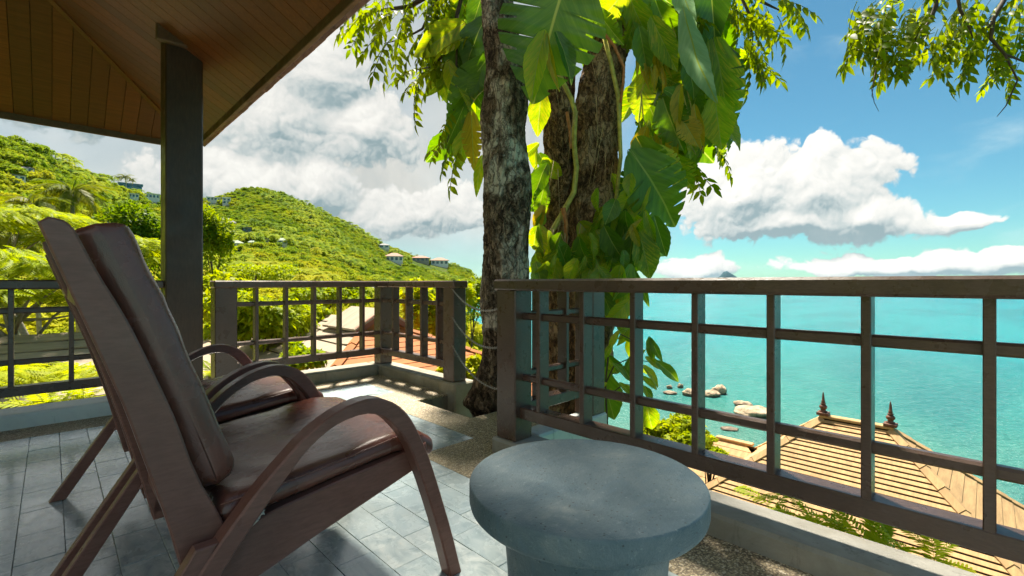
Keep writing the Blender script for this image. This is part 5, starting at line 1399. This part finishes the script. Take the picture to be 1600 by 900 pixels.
house('terracotta-roofed villa, rightmost of three nearest the trunk', 687, 415, 26, 11, 'house_white', 'roof_terracotta', 'hip', 1, 120)
house('small blue-roofed house on the slope above the terracotta villas', 600, 389, 16, 7, 'house_white', 'roof_grey', 'hip', 1, 150, 0, 2)
house('grey-roofed valley house seen through the panes left of the corner post', 582, 462, 36, 15, 'house_white', 'roof_grey', 'hip', 1, 40)
house('white valley house with grey roof half hidden by a round tree', 545, 458, 30, 14, 'house_white', 'roof_grey', 'hip', 1, 40)
house('small white house seen through the short corner railing', 627, 455, 16, 12, 'house_white', 'roof_grey', 'flat', 1, 40, 0, 2)
build_forest()
# coconut palms and a round tree standing on the skyline
for i, (px, py, sp) in enumerate(((184, 277, 1.0), (196, 276, 1.5), (206, 281, .9), (642, 383, 1.1), (651, 386, 1.3), (662, 389, 1.4), (671, 392, 1.2), (680, 395, 1.0))):
    d = 360 if i < 3 else 640; p = P(px, py, d)
    if i >= 3:
        q = ray(px, 442); rr_ = math.hypot(q.x, q.y); E_, RR_ = ridge(math.degrees(math.atan((px-800)/730.0))); p = Vector((q.x/rr_*RR_, q.y/rr_*RR_, 0)); p.z = ground(p.x, p.y) + 7.5
    palm(('distant palm on the left skyline, ' + ('left', 'tallest', 'right')[i] + ' of three') if i < 3 else ('distant palm in the skyline row above the terracotta villas, ' + ('first', 'second', 'third', 'fourth', 'fifth')[i-3] + ' from the left'), p, sp*(1.2 if i < 3 else .8), 20+i, 14)
tree('skyline_tree', 'round dark tree standing alone on the left skyline', P(168, 279, 350), 6.0, 4.2, 900, 1.1, 'bush_leaf', 33)

# ---------------------------------------------------------------- boulders in the bay
def boulder(label, px, py, wpx, hpx, seed, flat=1.0):
    d = ray(px, py); t = (SEA_Z - CAM_H)/d.z; c = Vector((0,0,CAM_H)) + d*t; W = wpx/730*t/2; H = hpx/730*t*.72
    bm = bmesh.new(); bmesh.ops.create_icosphere(bm, subdivisions=4, radius=1.0)
    for v in bm.verts:
        n = v.co.normalized(); k = 1 + .22*mnoise.noise(n*1.3 + Vector((seed*3, 0, 0))) + .09*mnoise.noise(n*3.5 + Vector((0, seed*2, 0))) + .03*mnoise.noise(n*11)
        v.co = Vector((n.x*W*k, n.y*W*.8*k, (n.z*.62 + .32)*H*k))
    me = bpy.data.meshes.new('boulder'); bm.to_mesh(me); bm.free()
    for p in me.polygons: p.use_smooth = True
    o = obj('boulder', me, MATS['granite'], None, (c.x, c.y, SEA_Z)); o.rotation_euler = (0, 0, HEAD - R(90)); tag(o, label, 'boulder', 'boulders in the shallow water')
for i, a in enumerate((('small boulder standing on the flat shore rock at the left end', 1046, 607, 9, 8), ('flat low rock farthest left among the boulders', 1047, 615, 21, 6), ('small dark round boulder behind the flat rock', 1063, 606, 9, 10), ('rounded boulder left of the tallest pair', 1079, 618, 24, 16), ('broad boulder in front of the tallest one', 1111, 619, 26, 14), ('tallest round boulder at the right of the far group', 1124, 615, 23, 19), ('low ochre boulder behind the big flat one', 1161, 634, 27, 11), ('biggest flat-topped boulder, nearest the railing', 1175, 649, 54, 20), ('half-drowned pale boulder in front of the big one', 1140, 671, 26, 5))):
    boulder(*a, seed=i+1)
# ---------------------------------------------------------------- island on the horizon
def build_island():
    c = P(1132, 442, 9000); m = MB(); prof = [(-340,0),(-270,35),(-170,70),(-80,120),(-10,185),(40,200),(110,165),(200,110),(270,55),(340,0)]
    vs = []; fs = []; n = len(prof); K = 9
    for j in range(K):
        v = j/(K-1)*2-1
        for i, (x, z) in enumerate(prof):
            vs.append((x, v*260, max(0, 1.25*z*(1-v*v)**.7 + 14*mnoise.noise(Vector((x*.012, v*3, 1))))))
    for j in range(K-1):
        for i in range(n-1): fs.append((j*n+i, j*n+i+1, (j+1)*n+i+1, (j+1)*n+i))
    m.add(vs, fs, None, True); o = m.build('island', MATS['hazed_island'], None, (c.x, c.y, SEA_Z - 2)); o.rotation_euler = (0, 0, HEAD - R(90) - .3); tag(o, 'small blue peaked island on the sea horizon', 'island')
build_island()

# ---------------------------------------------------------------- sea air
m = MB(); m.box((-16000, -16000, SEA_Z - 12), (16000, 16000, 330)); hz = m.build('haze', None)
hm = bpy.data.materials.new('sea_air'); hm.use_nodes = True; hm.node_tree.nodes.clear(); hn = NT(hm.node_tree)
pv = hn.node('ShaderNodeVolumePrincipled'); pv.inputs['Color'].default_value = (.50, .78, .95, 1); pv.inputs['Density'].default_value = 1.0e-5; pv.inputs['Anisotropy'].default_value = .2
ho = hn.node('ShaderNodeOutputMaterial'); hn.l.new(pv.outputs[0], ho.inputs['Volume']); hz.data.materials.append(hm); tag(hz, 'thin bluish sea air', kind='stuff')
